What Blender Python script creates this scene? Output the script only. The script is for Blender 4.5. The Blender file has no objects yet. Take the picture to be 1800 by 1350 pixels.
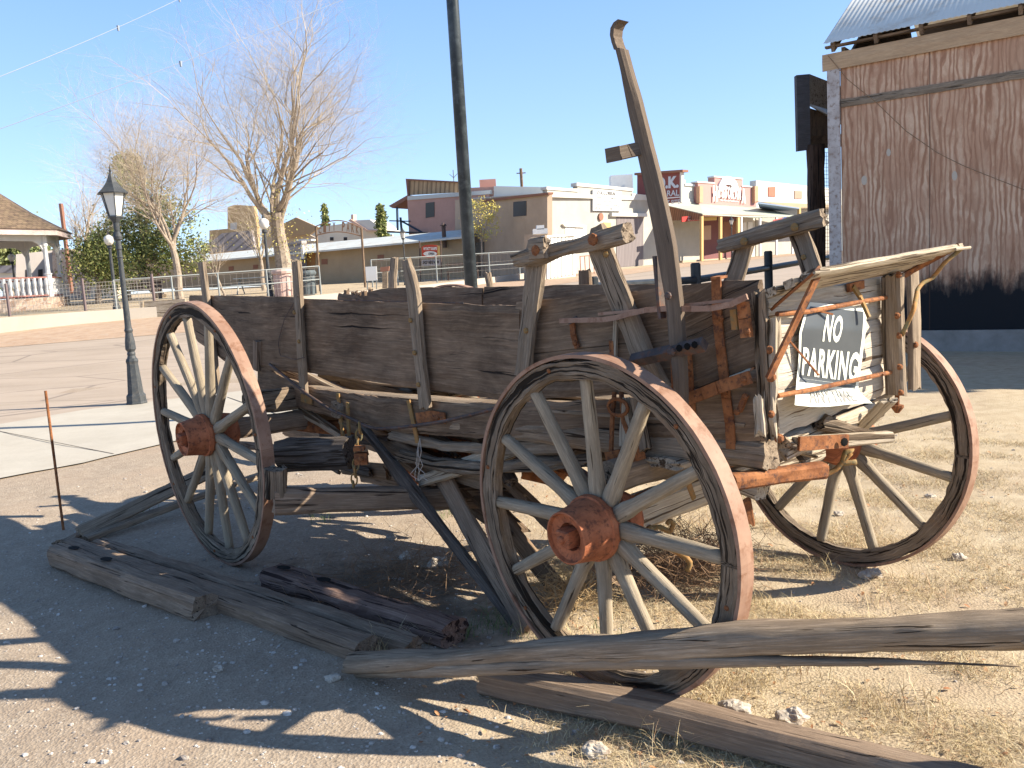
import bpy, math, random
import numpy as np
from mathutils import Vector as V, Matrix, noise as N
random.seed(7); R=random.random
def U(a,b): return a+(b-a)*R()
rad=math.radians
sc=bpy.context.scene
# ---------------------------------------------------------------- camera
CAMH=1.446; PITCH=rad(7.147); ROLL=rad(-3.4533); FP=1502.7
cf=V((0,math.cos(PITCH),-math.sin(PITCH))); _r=V((1,0,0)); _u=_r.cross(cf)
cr=_r*math.cos(ROLL)+_u*math.sin(ROLL); cu=-_r*math.sin(ROLL)+_u*math.cos(ROLL)
CAM=V((0,0,CAMH))
cd=bpy.data.cameras.new('camera'); cam=bpy.data.objects.new('camera',cd); sc.collection.objects.link(cam)
cam.matrix_world=Matrix(((cr.x,cu.x,-cf.x,0),(cr.y,cu.y,-cf.y,0),(cr.z,cu.z,-cf.z,CAMH),(0,0,0,1)))
cd.sensor_width=36; cd.lens=FP/1800*36; cd.clip_start=.05; cd.clip_end=3000
sc.camera=cam
# ---------------------------------------------------------------- light
SKYK=4.1; SUN_AZ=-6.0; SUN_EL=30.5       # azimuth from +X towards +Y
w=bpy.data.worlds.new('World'); sc.world=w; w.use_nodes=True
nt=w.node_tree; bg=nt.nodes['Background']; sk=nt.nodes.new('ShaderNodeTexSky'); sk.sky_type='NISHITA'; sk.sun_disc=False
sk.sun_elevation=rad(SUN_EL); sk.sun_rotation=rad(90-SUN_AZ); sk.altitude=1400; sk.air_density=1.0; sk.dust_density=.1; sk.ozone_density=2.5
_tc=nt.nodes.new('ShaderNodeTexCoord'); _sx=nt.nodes.new('ShaderNodeSeparateXYZ'); nt.links.new(_tc.outputs['Generated'],_sx.inputs[0])
_rp=nt.nodes.new('ShaderNodeValToRGB'); nt.links.new(_sx.outputs['Z'],_rp.inputs[0])
_rp.color_ramp.elements[0].position=0; _rp.color_ramp.elements[0].color=(.37,.525,.82,1); _rp.color_ramp.elements[1].position=.42; _rp.color_ramp.elements[1].color=(.14,.31,.66,1); _e=_rp.color_ramp.elements.new(.8); _e.color=(.05,.075,.12,1)
_ml=nt.nodes.new('ShaderNodeVectorMath'); _ml.operation='SCALE'; _ml.inputs['Scale'].default_value=SKYK; nt.links.new(_rp.outputs[0],_ml.inputs[0])
_mx=nt.nodes.new('ShaderNodeMixRGB'); _mx.inputs[0].default_value=.7; nt.links.new(sk.outputs[0],_mx.inputs[1]); nt.links.new(_ml.outputs[0],_mx.inputs[2])
nt.links.new(_mx.outputs[0],bg.inputs[0]); bg.inputs[1].default_value=.15
ld=bpy.data.lights.new('sun','SUN'); ld.energy=5.0; ld.angle=rad(.53); ld.color=(1,.90,.74)
lo=bpy.data.objects.new('sun',ld); sc.collection.objects.link(lo)
sd=V((math.cos(rad(SUN_AZ))*math.cos(rad(SUN_EL)),math.sin(rad(SUN_AZ))*math.cos(rad(SUN_EL)),math.sin(rad(SUN_EL))))
lo.rotation_euler=sd.to_track_quat('Z','Y').to_euler()
sc.view_settings.view_transform='Standard'; sc.view_settings.look='None'; sc.view_settings.exposure=1.24; sc.view_settings.gamma=1
sc.cycles.max_bounces=6; sc.cycles.diffuse_bounces=3; sc.cycles.glossy_bounces=2; sc.cycles.transparent_max_bounces=8
# ---------------------------------------------------------------- pixel / world helpers
def ray(x,y): return cf+cr*((x-900)/FP)-cu*((y-675)/FP)
def atY(x,y,Y): d=ray(x,y); return CAM+d*(Y/d.y)
def pl(x,y,p,n): d=ray(x,y); return CAM+d*((p-CAM).dot(n)/d.dot(n))
TY=[-1e4,14,26,38,60,1e4]; TZ=[0,0,.85,1.3,1.85,1.85]
def tz(x,y): return float(np.interp(y,TY,TZ))
def G(x,y,z=0): d=ray(x,y); return CAM+d*((z-CAMH)/d.z)
def GT(x,y):
    d=ray(x,y); t=1.
    while t<120:
        p=CAM+d*t
        if p.z<=tz(p.x,p.y): return p
        t+=.02+t*.002
    return CAM+d*60
def base(x,Y,y=480):
    p=atY(x,y,Y); q=V((p.x,p.y,tz(p.x,p.y)))
    return q
def upx(q,ypx):   # height z so that a vertical line over q reaches image row ypx
    lo_,hi=-5.,60.
    for _ in range(50):
        m=(lo_+hi)/2; P=V((q.x,q.y,m))-CAM; yy=675-FP*P.dot(cu)/P.dot(cf)
        if yy>ypx: lo_=m
        else: hi=m
    return (lo_+hi)/2
# wagon frame
RN=V((.2358,2.8008,0)); A_=rad(132.5); Lw=V((math.cos(A_),math.sin(A_),0)); Ww=V((Lw.y,-Lw.x,0)); Z=V((0,0,1))
def wp(l,w_,z): return RN+Lw*l+Ww*w_+Z*z
def NP(x,y,out=0): return pl(x,y,wp(0,.30-out,0),Ww)     # near side plane
def FPn(x,y,w_=1.25): return pl(x,y,wp(0,w_,0),Ww)
def TP(x,y,out=0): return pl(x,y,wp(-.49-out,0,0),Lw)     # tail plane
# ---------------------------------------------------------------- object helpers
C=sc.collection
class MB:
    def __init__(s): s.v=[]; s.f=[]; s.g=[]
    def add(s,vs,fs,gs=None):
        o=len(s.v); s.v+= [tuple(p) for p in vs]; s.f+=[tuple(i+o for i in f) for f in fs]
        s.g+= [tuple(q) for q in gs] if gs else [tuple(p) for p in vs]
    def build(s,name,mat,parent=None,smooth=False,root=None):
        m=bpy.data.meshes.new(name); off=V((0,0,0))
        rt=root or parent
        if rt is not None: off=rt['_off'] if '_off' in rt else rt.location; off=V(off)
        vs=np.array(s.v,dtype=np.float32)-np.array(off,dtype=np.float32)
        m.from_pydata(vs.tolist(),[],s.f)
        at=m.attributes.new('g','FLOAT_VECTOR','POINT'); at.data.foreach_set('vector',np.array(s.g,dtype=np.float32).ravel())
        if smooth: m.polygons.foreach_set('use_smooth',[True]*len(m.polygons))
        m.materials.append(mat); o=bpy.data.objects.new(name,m); C.objects.link(o)
        if parent is not None: o.parent=parent
        return o
def each(items,name,mat,parent,root=None):
    "items: list of functions drawing one separate piece each"
    for f in items:
        mb=MB(); f(mb); mb.build(name,mat,parent,root=root)
def thing(name,label,cat,loc,group=None):
    o=bpy.data.objects.new(name,None); C.objects.link(o); o.location=loc; o.empty_display_size=.1
    o['label']=label; o['category']=cat
    if group: o['group']=group
    o['_off']=tuple(loc)
    return o
def sub(name,parent):
    o=bpy.data.objects.new(name,None); C.objects.link(o); o.parent=parent; o['_off']=tuple(parent['_off']); o.empty_display_size=.1
    return o
def tag(o,label,cat,group=None,kind=None):
    if label: o['label']=label
    if cat: o['category']=cat
    if group: o['group']=group
    if kind: o['kind']=kind
    return o
def frame(d,up=Z):
    d=d.normalized(); s=d.cross(up)
    if s.length<1e-3: s=d.cross(V((0,1,0)))
    s.normalize(); return d,s,s.cross(d).normalized()
def box(mb,p0,p1,w_,t,up=Z,g0=None,ext=0):
    "plain box along p0->p1: width w_ across (side), thickness t along up"
    d,s,u=frame(p1-p0,up); a=p0-d*ext; b=p1+d*ext; L=(b-a).length
    o=g0 or (U(0,50),U(0,50),U(0,50)); vs=[];gs=[]
    for q,x in ((a,0),(b,L)):
        for i,j in ((-1,-1),(1,-1),(1,1),(-1,1)):
            vs.append(q+s*(i*w_/2)+u*(j*t/2)); gs.append((x+o[0],i*w_/2+o[1],j*t/2+o[2]))
    mb.add(vs,[(0,3,2,1),(4,5,6,7),(0,1,5,4),(1,2,6,5),(2,3,7,6),(3,0,4,7)],gs)
def abox(mb,a,b):
    x0,y0,z0=a; x1,y1,z1=b
    vs=[(x,y,z) for z in (z0,z1) for x,y in ((x0,y0),(x1,y0),(x1,y1),(x0,y1))]
    mb.add(vs,[(0,3,2,1),(4,5,6,7),(0,1,5,4),(1,2,6,5),(2,3,7,6),(3,0,4,7)])
def beam(mb,pts,w_,t,up=Z,rough=.006,seg=.05,rag=.02,prof=None,k=4,fr=1.0,chips=0,sharp=5.0):
    "weathered timber along polyline pts; superellipse section; noise worn"
    P=[V(p) for p in pts]; Ls=[0]
    for a,b in zip(P,P[1:]): Ls.append(Ls[-1]+(b-a).length)
    T=Ls[-1]; n=max(3,int(T/seg)); n=min(n,120); M=4*k
    o=(U(0,90),U(0,90),U(0,90)); rings=[];vs=[];gs=[]
    for i in range(n+1):
        s_=T*i/n; j=min(max([q for q in range(len(Ls)-1) if Ls[q]<=s_+1e-9]),len(P)-2)
        f=(s_-Ls[j])/max(Ls[j+1]-Ls[j],1e-9); c=P[j].lerp(P[j+1],f)
        d=(P[min(j+1,len(P)-1)]-P[j]); d,s,u=frame(d,up)
        ww=w_;tt=t
        if prof:
            x=i/n; q=[a for a in prof]; xs=[a[0] for a in q]
            ww*=float(np.interp(x,xs,[a[1] for a in q])); tt*=float(np.interp(x,xs,[a[2] for a in q]))
        for m in range(M):
            a=2*math.pi*(m+.5)/M; ca,sa=math.cos(a),math.sin(a)
            r=(abs(ca)**sharp+abs(sa)**sharp)**(-1/sharp)
            x_,y_=ca*r*ww/2,sa*r*tt/2
            q=V((s_*3*fr+o[0],x_*14+o[1],y_*14+o[2])); dn=N.noise(q)*rough*1.6+N.noise(q*4)*rough*.7
            if chips:
                e=N.noise(V((s_*9+o[1],a*1.5,o[0]))); dn-=max(0,e-.25)*chips
            rr=max(r*0+math.hypot(x_,y_),1e-6); fx=1+dn/rr
            ax=0
            if i in(0,n): ax=N.noise(V((x_*60+o[0],y_*60,i)))*rag
            vs.append(c+s*(x_*fx)+u*(y_*fx)+d*ax); gs.append((s_+o[0],x_+o[1],y_+o[2]))
    fs=[(i*M+m,i*M+(m+1)%M,(i+1)*M+(m+1)%M,(i+1)*M+m) for i in range(n) for m in range(M)]
    for i,c0 in ((0,P[0]),(n,P[-1])):
        ci=len(vs); vs.append(c0); gs.append((T*i/n+o[0],o[1],o[2]))
        for m in range(M):
            a,b=i*M+m,i*M+(m+1)%M
            fs.append((ci,b,a) if i==0 else (ci,a,b))
    mb.add(vs,fs,gs)
def resamp(P,n):
    P=[V(p) for p in P]; L=[0]
    for a,b in zip(P,P[1:]): L.append(L[-1]+(b-a).length)
    out=[]
    for i in range(n+1):
        s=L[-1]*i/n; j=0
        while j<len(P)-2 and L[j+1]<s: j+=1
        out.append(P[j].lerp(P[j+1],min(1,(s-L[j])/max(L[j+1]-L[j],1e-9))))
    return out
def slab(mb,top,bot,nrm,th,seg=.04,m=5,jag=.006,bulge=.004,rag=.012):
    "board between two edge polylines; nrm = outward; thickness goes inward"
    n=max(4,int((V(top[-1])-V(top[0])).length/seg)); T=resamp(top,n); B=resamp(bot,n)
    o=(U(0,90),U(0,90),U(0,90)); vs=[];gs=[]; L=0
    ax=(T[-1]-T[0]).normalized()
    for side in (0,1):
        for i in range(n+1):
            t_,b_=T[i],B[i]; e=(t_-b_); h=e.length; e.normalize(); x=(t_-T[0]).dot(ax)
            t2=t_+e*(N.noise(V((x*8+o[0],0,0)))*jag+N.noise(V((x*40+o[0],3,0)))*jag*.4)
            b2=b_+e*(N.noise(V((x*8+o[1],9,0)))*jag+N.noise(V((x*40+o[1],7,0)))*jag*.5)
            for j in range(m+1):
                p=b2.lerp(t2,j/m); y=h*j/m
                bb=(N.noise(V((x*1.5+o[0],y*5,2)))+.4*N.noise(V((x*4,y*25+o[1],2))))*bulge
                if i in (0,n): p=p+ax*(N.noise(V((y*30+o[2],i,1)))*rag)
                ed=.25*th if j in (0,m) else 0
                p=p+nrm*(bb-(th-ed if side else ed))
                vs.append(p); gs.append((x+o[0],y+o[1],o[2]+(th if side else 0)))
    K=(n+1)*(m+1); fs=[]
    def I(s,i,j): return s*K+i*(m+1)+j
    for i in range(n):
        for j in range(m):
            fs.append((I(0,i,j),I(0,i+1,j),I(0,i+1,j+1),I(0,i,j+1))); fs.append((I(1,i,j),I(1,i,j+1),I(1,i+1,j+1),I(1,i+1,j)))
        fs.append((I(0,i,m),I(0,i+1,m),I(1,i+1,m),I(1,i,m))); fs.append((I(0,i,0),I(1,i,0),I(1,i+1,0),I(0,i+1,0)))
    for j in range(m):
        fs.append((I(0,0,j),I(0,0,j+1),I(1,0,j+1),I(1,0,j))); fs.append((I(0,n,j),I(1,n,j),I(1,n,j+1),I(0,n,j+1)))
    mb.add(vs,fs,gs)
def tube(mb,pts,r,k=8,taper=None,cap=True,g=None):
    P=[V(p) for p in pts]; n=len(P); vs=[];gs=[]; L=0; o=g or (U(0,90),U(0,90),U(0,90)); pu=None
    for i in range(n):
        d=(P[min(i+1,n-1)]-P[max(i-1,0)]).normalized()
        if pu is None: _,s,u=frame(d); 
        else:
            s=d.cross(pu)
            if s.length<1e-4: _,s,u=frame(d)
            s.normalize(); u=s.cross(d).normalized()
        pu=u; rr=r if not hasattr(r,'__len__') else r[i]
        if i: L+=(P[i]-P[i-1]).length
        for m in range(k):
            a=2*math.pi*m/k; q=s*math.cos(a)*rr+u*math.sin(a)*rr; vs.append(P[i]+q); gs.append((L+o[0],math.cos(a)*rr+o[1],math.sin(a)*rr+o[2]))
    fs=[(i*k+m,i*k+(m+1)%k,(i+1)*k+(m+1)%k,(i+1)*k+m) for i in range(n-1) for m in range(k)]
    if cap: fs.append(tuple(range(k-1,-1,-1))); fs.append(tuple((n-1)*k+m for m in range(k)))
    mb.add(vs,fs,gs)
def lathe(mb,o,ax,prof,k=16,ref=None,ph=0):
    "prof: (dist along ax, radius)"
    d,s,u=frame(ax,ref or Z) if ref or abs(V(ax).normalized().z)<.99 else (V(ax).normalized(),V((1,0,0)),V((0,1,0)))
    vs=[];gs=[]
    for z_,r_ in prof:
        for m in range(k):
            a=2*math.pi*(m+ph)/k; vs.append(o+d*z_+s*(math.cos(a)*r_)+u*(math.sin(a)*r_)); gs.append((a*.1,z_,r_))
    n=len(prof); fs=[(i*k+m,i*k+(m+1)%k,(i+1)*k+(m+1)%k,(i+1)*k+m) for i in range(n-1) for m in range(k)]
    fs.append(tuple(range(k-1,-1,-1))); fs.append(tuple((n-1)*k+m for m in range(k)))
    mb.add(vs,fs,gs)
def prism(mb,poly,dv,g=None):
    "polygon (world pts) extruded by vector dv"
    n=len(poly); P=[V(p) for p in poly]; o=g or (U(0,40),U(0,40),U(0,40))
    vs=P+[p+V(dv) for p in P]; a=P[0]; e=(P[1]-P[0]).normalized(); nn=V(dv).normalized(); f=nn.cross(e)
    gs=[((p-a).dot(e)+o[0],(p-a).dot(f)+o[1],(p-a).dot(nn)+o[2]) for p in vs]
    fs=[tuple(range(n-1,-1,-1)),tuple(range(n,2*n))]+[(i,(i+1)%n,n+(i+1)%n,n+i) for i in range(n)]
    mb.add(vs,fs,gs)
def bolt(mb,p,n,r=.012,h=.01): lathe(mb,V(p),V(n),[(0,r*1.1),(h*.6,r*1.05),(h,r*.6)],8)
def textm(body,p,xd,yd,w_,h,mat,name,parent,depth=.004,bold=.0,space=1.0):
    "flat lettering filling width w_ and height h with lower-left p"
    c=bpy.data.curves.new('lettering','FONT'); c.body=body; c.size=1; c.offset=bold; c.space_character=space
    o=bpy.data.objects.new('lettering',c); me=bpy.data.meshes.new_from_object(o)
    bpy.data.objects.remove(o); bpy.data.curves.remove(c)
    co=np.empty(len(me.vertices)*3,dtype=np.float32); me.vertices.foreach_get('co',co); co=co.reshape(-1,3)
    x0,y0=co[:,0].min(),co[:,1].min(); sx,sy=np.ptp(co[:,0]),np.ptp(co[:,1])
    fs=[tuple(q.vertices) for q in me.polygons]; bpy.data.meshes.remove(me)
    nd=xd.cross(yd).normalized(); mb=MB()
    vs=[p+xd*((v[0]-x0)/sx*w_)+yd*((v[1]-y0)/sy*h)+nd*depth for v in co]
    mb.add(vs,fs); return mb.build(name,mat,parent)
# ---------------------------------------------------------------- materials
def newmat(name):
    m=bpy.data.materials.new(name); m.use_nodes=True; t=m.node_tree; b=t.nodes['Principled BSDF']; b.inputs['Roughness'].default_value=.8
    try: b.inputs['Specular IOR Level'].default_value=.25
    except Exception: pass
    return m,t,b
def nd(t,ty,**k):
    n=t.nodes.new(ty)
    for a,b in k.items(): setattr(n,a,b)
    return n
def mapping(t,src,scale):
    m=nd(t,'ShaderNodeMapping'); m.inputs['Scale'].default_value=scale; t.links.new(src,m.inputs['Vector']); return m.outputs[0]
def noise(t,src,scale,detail=6,rough=.6,dist=0):
    n=nd(t,'ShaderNodeTexNoise'); n.inputs['Scale'].default_value=scale; n.inputs['Detail'].default_value=detail; n.inputs['Roughness'].default_value=rough; n.inputs['Distortion'].default_value=dist
    t.links.new(src,n.inputs['Vector']); return n.outputs[0]
def ramp(t,src,stops):
    r=nd(t,'ShaderNodeValToRGB'); e=r.color_ramp.elements
    while len(e)<len(stops): e.new(.5)
    for i,(p,c) in enumerate(stops): e[i].position=p; e[i].color=(c[0],c[1],c[2],1) if hasattr(c,'__len__') else (c,c,c,1)
    t.links.new(src,r.inputs[0]); return r.outputs[0]
def mix(t,f,a,b,bl='MIX'):
    m=nd(t,'ShaderNodeMixRGB',blend_type=bl)
    for i,x in ((0,f),(1,a),(2,b)):
        if hasattr(x,'is_output'): t.links.new(x,m.inputs[i])
        elif i==0: m.inputs[0].default_value=x
        else: m.inputs[i].default_value=(x[0],x[1],x[2],1)
    return m.outputs[0]
def bump(t,b,h,st=.5,d=.01):
    n=nd(t,'ShaderNodeBump'); n.inputs['Strength'].default_value=st; n.inputs['Distance'].default_value=d; t.links.new(h,n.inputs['Height']); t.links.new(n.outputs[0],b.inputs['Normal'])
def attr(t): a=nd(t,'ShaderNodeAttribute',attribute_name='g'); return a.outputs['Vector']
def objc(t): return nd(t,'ShaderNodeTexCoord').outputs['Object']
def wood(name,lo,mid,hi,stain=(.05,.035,.025),sa=.45,rust=0,gr=1.0,bs=.7,crack=.42):
    m,t,b=newmat(name); g=attr(t)
    n1=noise(t,mapping(t,g,(2.2*gr,70*gr,70*gr)),1,8,.65,.3)
    n2=noise(t,mapping(t,g,(1.3,7,7)),1.6,5,.6,.5)
    n3=noise(t,mapping(t,g,(1.1*gr,38*gr,38*gr)),1,4,.5,.6)
    n4=noise(t,g,3.0,6,.65)
    c=ramp(t,n1,[(.25,lo),(.5,mid),(.75,hi)])
    c=mix(t,ramp(t,n2,[(.35,0),(.65,1)]),c,mix(t,.5,c,hi),'MIX')
    c=mix(t,ramp(t,n4,[(.42,0),(.7,sa)]),c,stain)
    if rust: c=mix(t,ramp(t,noise(t,g,5,4,.6),[(.55,0),(.72,rust)]),c,(.25,.09,.03))
    ck=ramp(t,n3,[(crack-.055,0),(crack,1)])
    c=mix(t,ck,(stain[0]*.6,stain[1]*.6,stain[2]*.6),c)
    t.links.new(c,b.inputs['Base Color'])
    n5=noise(t,mapping(t,g,(6*gr,130*gr,130*gr)),1,5,.75,.2); n6=noise(t,mapping(t,g,(3.2*gr,95*gr,95*gr)),1,3,.5,.9)
    c=mix(t,.55,c,ramp(t,n5,[(.3,tuple(x*.55 for x in mid)),(.52,mid),(.72,tuple(min(.8,x*1.25) for x in hi))]))
    ck2=ramp(t,n6,[(crack-.05,0),(crack-.015,1)]); c=mix(t,ck2,tuple(x*.7 for x in stain),c)
    h0=nd(t,'ShaderNodeMath',operation='ADD'); t.links.new(n5,h0.inputs[0]); t.links.new(ck2,h0.inputs[1])
    h1=nd(t,'ShaderNodeMath',operation='MULTIPLY_ADD'); t.links.new(n1,h1.inputs[0]); h1.inputs[1].default_value=.8; t.links.new(h0.outputs[0],h1.inputs[2])
    h=nd(t,'ShaderNodeMath',operation='ADD'); t.links.new(h1.outputs[0],h.inputs[0]); t.links.new(ck,h.inputs[1])
    n7=noise(t,mapping(t,g,(1.6,5,5)),1.3,7,.7,.6)
    c=mix(t,ramp(t,n7,[(.46,0),(.62,sa*.5)]),c,tuple(x*1.3 for x in stain))
    c=mix(t,ck,(stain[0]*.6,stain[1]*.6,stain[2]*.6),c)
    t.links.new(c,b.inputs['Base Color'])
    bump(t,b,h.outputs[0],bs,.005); b.inputs['Roughness'].default_value=.9
    return m
def spotty(name,a,b_,c_=None,sc_=8,ro=.8,bs=.2,bd=.004,metal=0,co='g',th=(.35,.65),fine=90):
    m,t,b=newmat(name); g=attr(t) if co=='g' else objc(t)
    n=noise(t,g,sc_,8,.65); c=ramp(t,n,[(th[0],a),(th[1],b_)])
    if c_: c=mix(t,ramp(t,noise(t,g,sc_*3.1,6,.7),[(.5,0),(.66,1)]),c,c_)
    t.links.new(c,b.inputs['Base Color']); b.inputs['Roughness'].default_value=ro; b.inputs['Metallic'].default_value=metal
    if bs: bump(t,b,noise(t,g,fine,6,.6),bs,bd)
    return m
def plain(name,c,ro=.7,metal=0):
    m,t,b=newmat(name); g=objc(t); n=noise(t,g,3,6,.7)
    cc=mix(t,n,tuple(x*.82 for x in c),tuple(min(1,x*1.12) for x in c)); t.links.new(cc,b.inputs['Base Color']); b.inputs['Roughness'].default_value=ro; b.inputs['Metallic'].default_value=metal
    return m
M={}
M['gray']=wood('weathered_wood',(.09,.065,.045),(.25,.19,.135),(.46,.37,.275),sa=.5,crack=.375,stain=(.05,.032,.02))
M['side']=wood('side_board_wood',(.075,.048,.03),(.20,.135,.088),(.37,.265,.18),stain=(.025,.016,.011),sa=.92,rust=.2,crack=.345,gr=.8,bs=.6)
M['pale']=wood('bleached_wood',(.19,.15,.10),(.43,.36,.27),(.62,.54,.43),stain=(.16,.11,.07),sa=.4)
M['spoke']=wood('spoke_wood',(.15,.12,.085),(.31,.255,.185),(.46,.39,.295),stain=(.10,.075,.05),sa=.45,crack=.34)
M['rim']=wood('felloe_wood',(.055,.038,.026),(.20,.15,.105),(.42,.335,.25),stain=(.03,.02,.012),sa=.6,rust=.35,bs=1.0,crack=.43)
M['tail']=wood('tail_board_wood',(.26,.21,.16),(.5,.44,.36),(.66,.6,.5),stain=(.2,.13,.08),sa=.3,crack=.36)
M['timber']=wood('timber_wood',(.10,.07,.048),(.245,.175,.125),(.40,.305,.22),sa=.5,stain=(.05,.032,.022),crack=.37)
M['rtimber']=wood('reddish_timber_wood',(.08,.045,.035),(.19,.12,.095),(.33,.23,.18),sa=.5,stain=(.04,.02,.018))
M['brace']=wood('shade_toned_wood',(.03,.025,.022),(.09,.075,.065),(.2,.165,.14),sa=.4)  # wood coloured dark to stand for the shade beneath the wagon
M['lever']=wood('lever_wood',(.07,.05,.038),(.13,.097,.072),(.21,.165,.125),sa=.3,crack=.33,bs=.4)
M['rust']=spotty('rusted_iron',(.16,.055,.02),(.36,.15,.06),(.08,.04,.03),14,.85,.5)
M['rusty']=spotty('ochre_rusted_iron',(.2,.15,.06),(.42,.2,.07),(.18,.17,.1),9,.85,.4)
M['hub']=spotty('rusted_hub_paint',(.24,.07,.03),(.50,.18,.085),(.13,.05,.03),12,.75,.6,.003,th=(.3,.7))
M['tyre']=spotty('worn_tyre_iron',(.25,.145,.10),(.35,.22,.155),(.20,.10,.06),5,.6,.12,.002)
M['iron']=spotty('dark_iron',(.05,.04,.038),(.12,.09,.08),(.16,.07,.04),12,.65,.3)
M['black']=spotty('black_paint',(.018,.021,.024),(.035,.04,.045),None,6,.4,.05)
M['lamp']=spotty('dark_lamp_paint',(.035,.04,.045),(.06,.066,.072),(.09,.085,.08),7,.5,.1)
# ---------------------------------------------------------------- ground
def growth(a,b,core,step,gr=1.12,mx=60):
    xs=list(np.arange(core[0],core[1]+1e-6,step)); s=step;x=core[1]
    while x<b: s=min(s*gr,mx); x+=s; xs.append(x)
    s=step;x=core[0];L=[]
    while x>a: s=min(s*gr,mx); x-=s; L.append(x)
    return np.array(L[::-1]+xs)
def fbm(x,y,seed):
    rs=np.random.RandomState(seed); z=np.zeros_like(x)
    for k in range(22):
        f=1.5*1.28**k; a=rs.uniform(0,6.28); p=rs.uniform(0,6.28,2); z+=np.sin(f*(x*np.cos(a)+y*np.sin(a))+p[0])*np.sin(f*.7*(y*np.cos(a)-x*np.sin(a))+p[1])/f
    return z
def gz(x,y):
    x=np.asarray(x,float); y=np.asarray(y,float)
    return np.interp(y,TY,TZ)+fbm(x,y,3)*.018*np.clip(1.3-np.abs(y-4)/6,0,1)
gx=growth(-700,700,(-3.4,4.0),.03); gy=growth(-60,1200,(1.3,6.4),.03)
X,Y=np.meshgrid(gx,gy); Zg=gz(X,Y); 
gv=np.stack([X,Y,Zg],-1).reshape(-1,3); nx,ny=len(gx),len(gy)
idx=np.arange(nx*ny).reshape(ny,nx); fq=np.stack([idx[:-1,:-1],idx[:-1,1:],idx[1:,1:],idx[1:,:-1]],-1).reshape(-1,4)
me=bpy.data.meshes.new('ground'); me.vertices.add(len(gv)); me.vertices.foreach_set('co',gv.astype(np.float32).ravel())
me.loops.add(fq.size); me.loops.foreach_set('vertex_index',fq.ravel().astype(np.int32)); me.polygons.add(len(fq)); me.polygons.foreach_set('loop_start',np.arange(0,fq.size,4,dtype=np.int32)); me.polygons.foreach_set('loop_total',np.full(len(fq),4,dtype=np.int32)); me.update(); me.validate()
me.polygons.foreach_set('use_smooth',[True]*len(fq))
m,t,b=newmat('gravelly_dirt'); g=objc(t)
sp=nd(t,'ShaderNodeSeparateXYZ'); t.links.new(g,sp.inputs[0])
big=noise(t,g,.9,5,.6); med=noise(t,g,7,8,.7); fine=noise(t,g,85,7,.75)
vor=nd(t,'ShaderNodeTexVoronoi'); vor.inputs['Scale'].default_value=95; t.links.new(g,vor.inputs['Vector'])
vor2=nd(t,'ShaderNodeTexVoronoi'); vor2.inputs['Scale'].default_value=120; t.links.new(g,vor2.inputs['Vector'])
grav=ramp(t,vor.outputs['Color'],[(0,(.21,.16,.12)),(.5,(.38,.30,.225)),(.85,(.47,.385,.30)),(1,(.64,.57,.47))])
grav=mix(t,.5,grav,ramp(t,med,[(.3,(.23,.18,.135)),(.7,(.42,.35,.27))]))
straw=ramp(t,med,[(.25,(.29,.215,.135)),(.5,(.43,.345,.235)),(.75,(.55,.47,.345))])
straw=mix(t,ramp(t,fine,[(.35,.0),(.7,.6)]),straw,(.52,.42,.28))
# straw right of x~0 and far away; gravel left
ma=nd(t,'ShaderNodeMath',operation='MULTIPLY_ADD'); t.links.new(big,ma.inputs[0]); ma.inputs[1].default_value=3.0
t.links.new(sp.outputs['X'],ma.inputs[2]); f1=ramp(t,ma.outputs[0],[(.0,0),(1,1)])
mr=nd(t,'ShaderNodeMapRange'); t.links.new(ma.outputs[0],mr.inputs[0]); mr.inputs[1].default_value=.9; mr.inputs[2].default_value=1.9
my=nd(t,'ShaderNodeMapRange'); t.links.new(sp.outputs['Y'],my.inputs[0]); my.inputs[1].default_value=22; my.inputs[2].default_value=24
mx_=nd(t,'ShaderNodeMath',operation='MAXIMUM'); t.links.new(mr.outputs[0],mx_.inputs[0]); t.links.new(my.outputs[0],mx_.inputs[1])
c=mix(t,mx_.outputs[0],grav,straw)
c=mix(t,ramp(t,big,[(.5,0),(.68,.5)]),c,(.38,.285,.21))
_mp=nd(t,'ShaderNodeMapping'); _mp.vector_type='POINT'; _mp.inputs['Location'].default_value=(.72,-3.85,0); t.links.new(g,_mp.inputs[0])  # dark soil under the wagon, deepened in colour to carry its shade
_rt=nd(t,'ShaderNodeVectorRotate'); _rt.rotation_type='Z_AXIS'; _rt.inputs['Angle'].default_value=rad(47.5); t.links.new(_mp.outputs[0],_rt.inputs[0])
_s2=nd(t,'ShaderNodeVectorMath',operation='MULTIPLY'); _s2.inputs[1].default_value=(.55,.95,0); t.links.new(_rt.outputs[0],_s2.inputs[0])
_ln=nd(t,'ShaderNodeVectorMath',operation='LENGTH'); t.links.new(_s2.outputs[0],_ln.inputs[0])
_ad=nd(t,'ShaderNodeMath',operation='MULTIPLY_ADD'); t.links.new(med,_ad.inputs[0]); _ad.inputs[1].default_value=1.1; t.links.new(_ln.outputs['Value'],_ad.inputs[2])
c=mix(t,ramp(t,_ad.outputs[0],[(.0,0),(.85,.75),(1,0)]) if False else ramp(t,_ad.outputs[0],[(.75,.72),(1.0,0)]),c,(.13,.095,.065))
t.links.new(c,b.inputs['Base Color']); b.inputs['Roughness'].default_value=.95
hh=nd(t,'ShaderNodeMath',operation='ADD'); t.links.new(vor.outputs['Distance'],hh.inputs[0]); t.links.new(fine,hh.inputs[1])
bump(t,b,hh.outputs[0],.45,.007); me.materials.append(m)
go=bpy.data.objects.new('ground',me); C.objects.link(go); go['kind']='structure'
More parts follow.
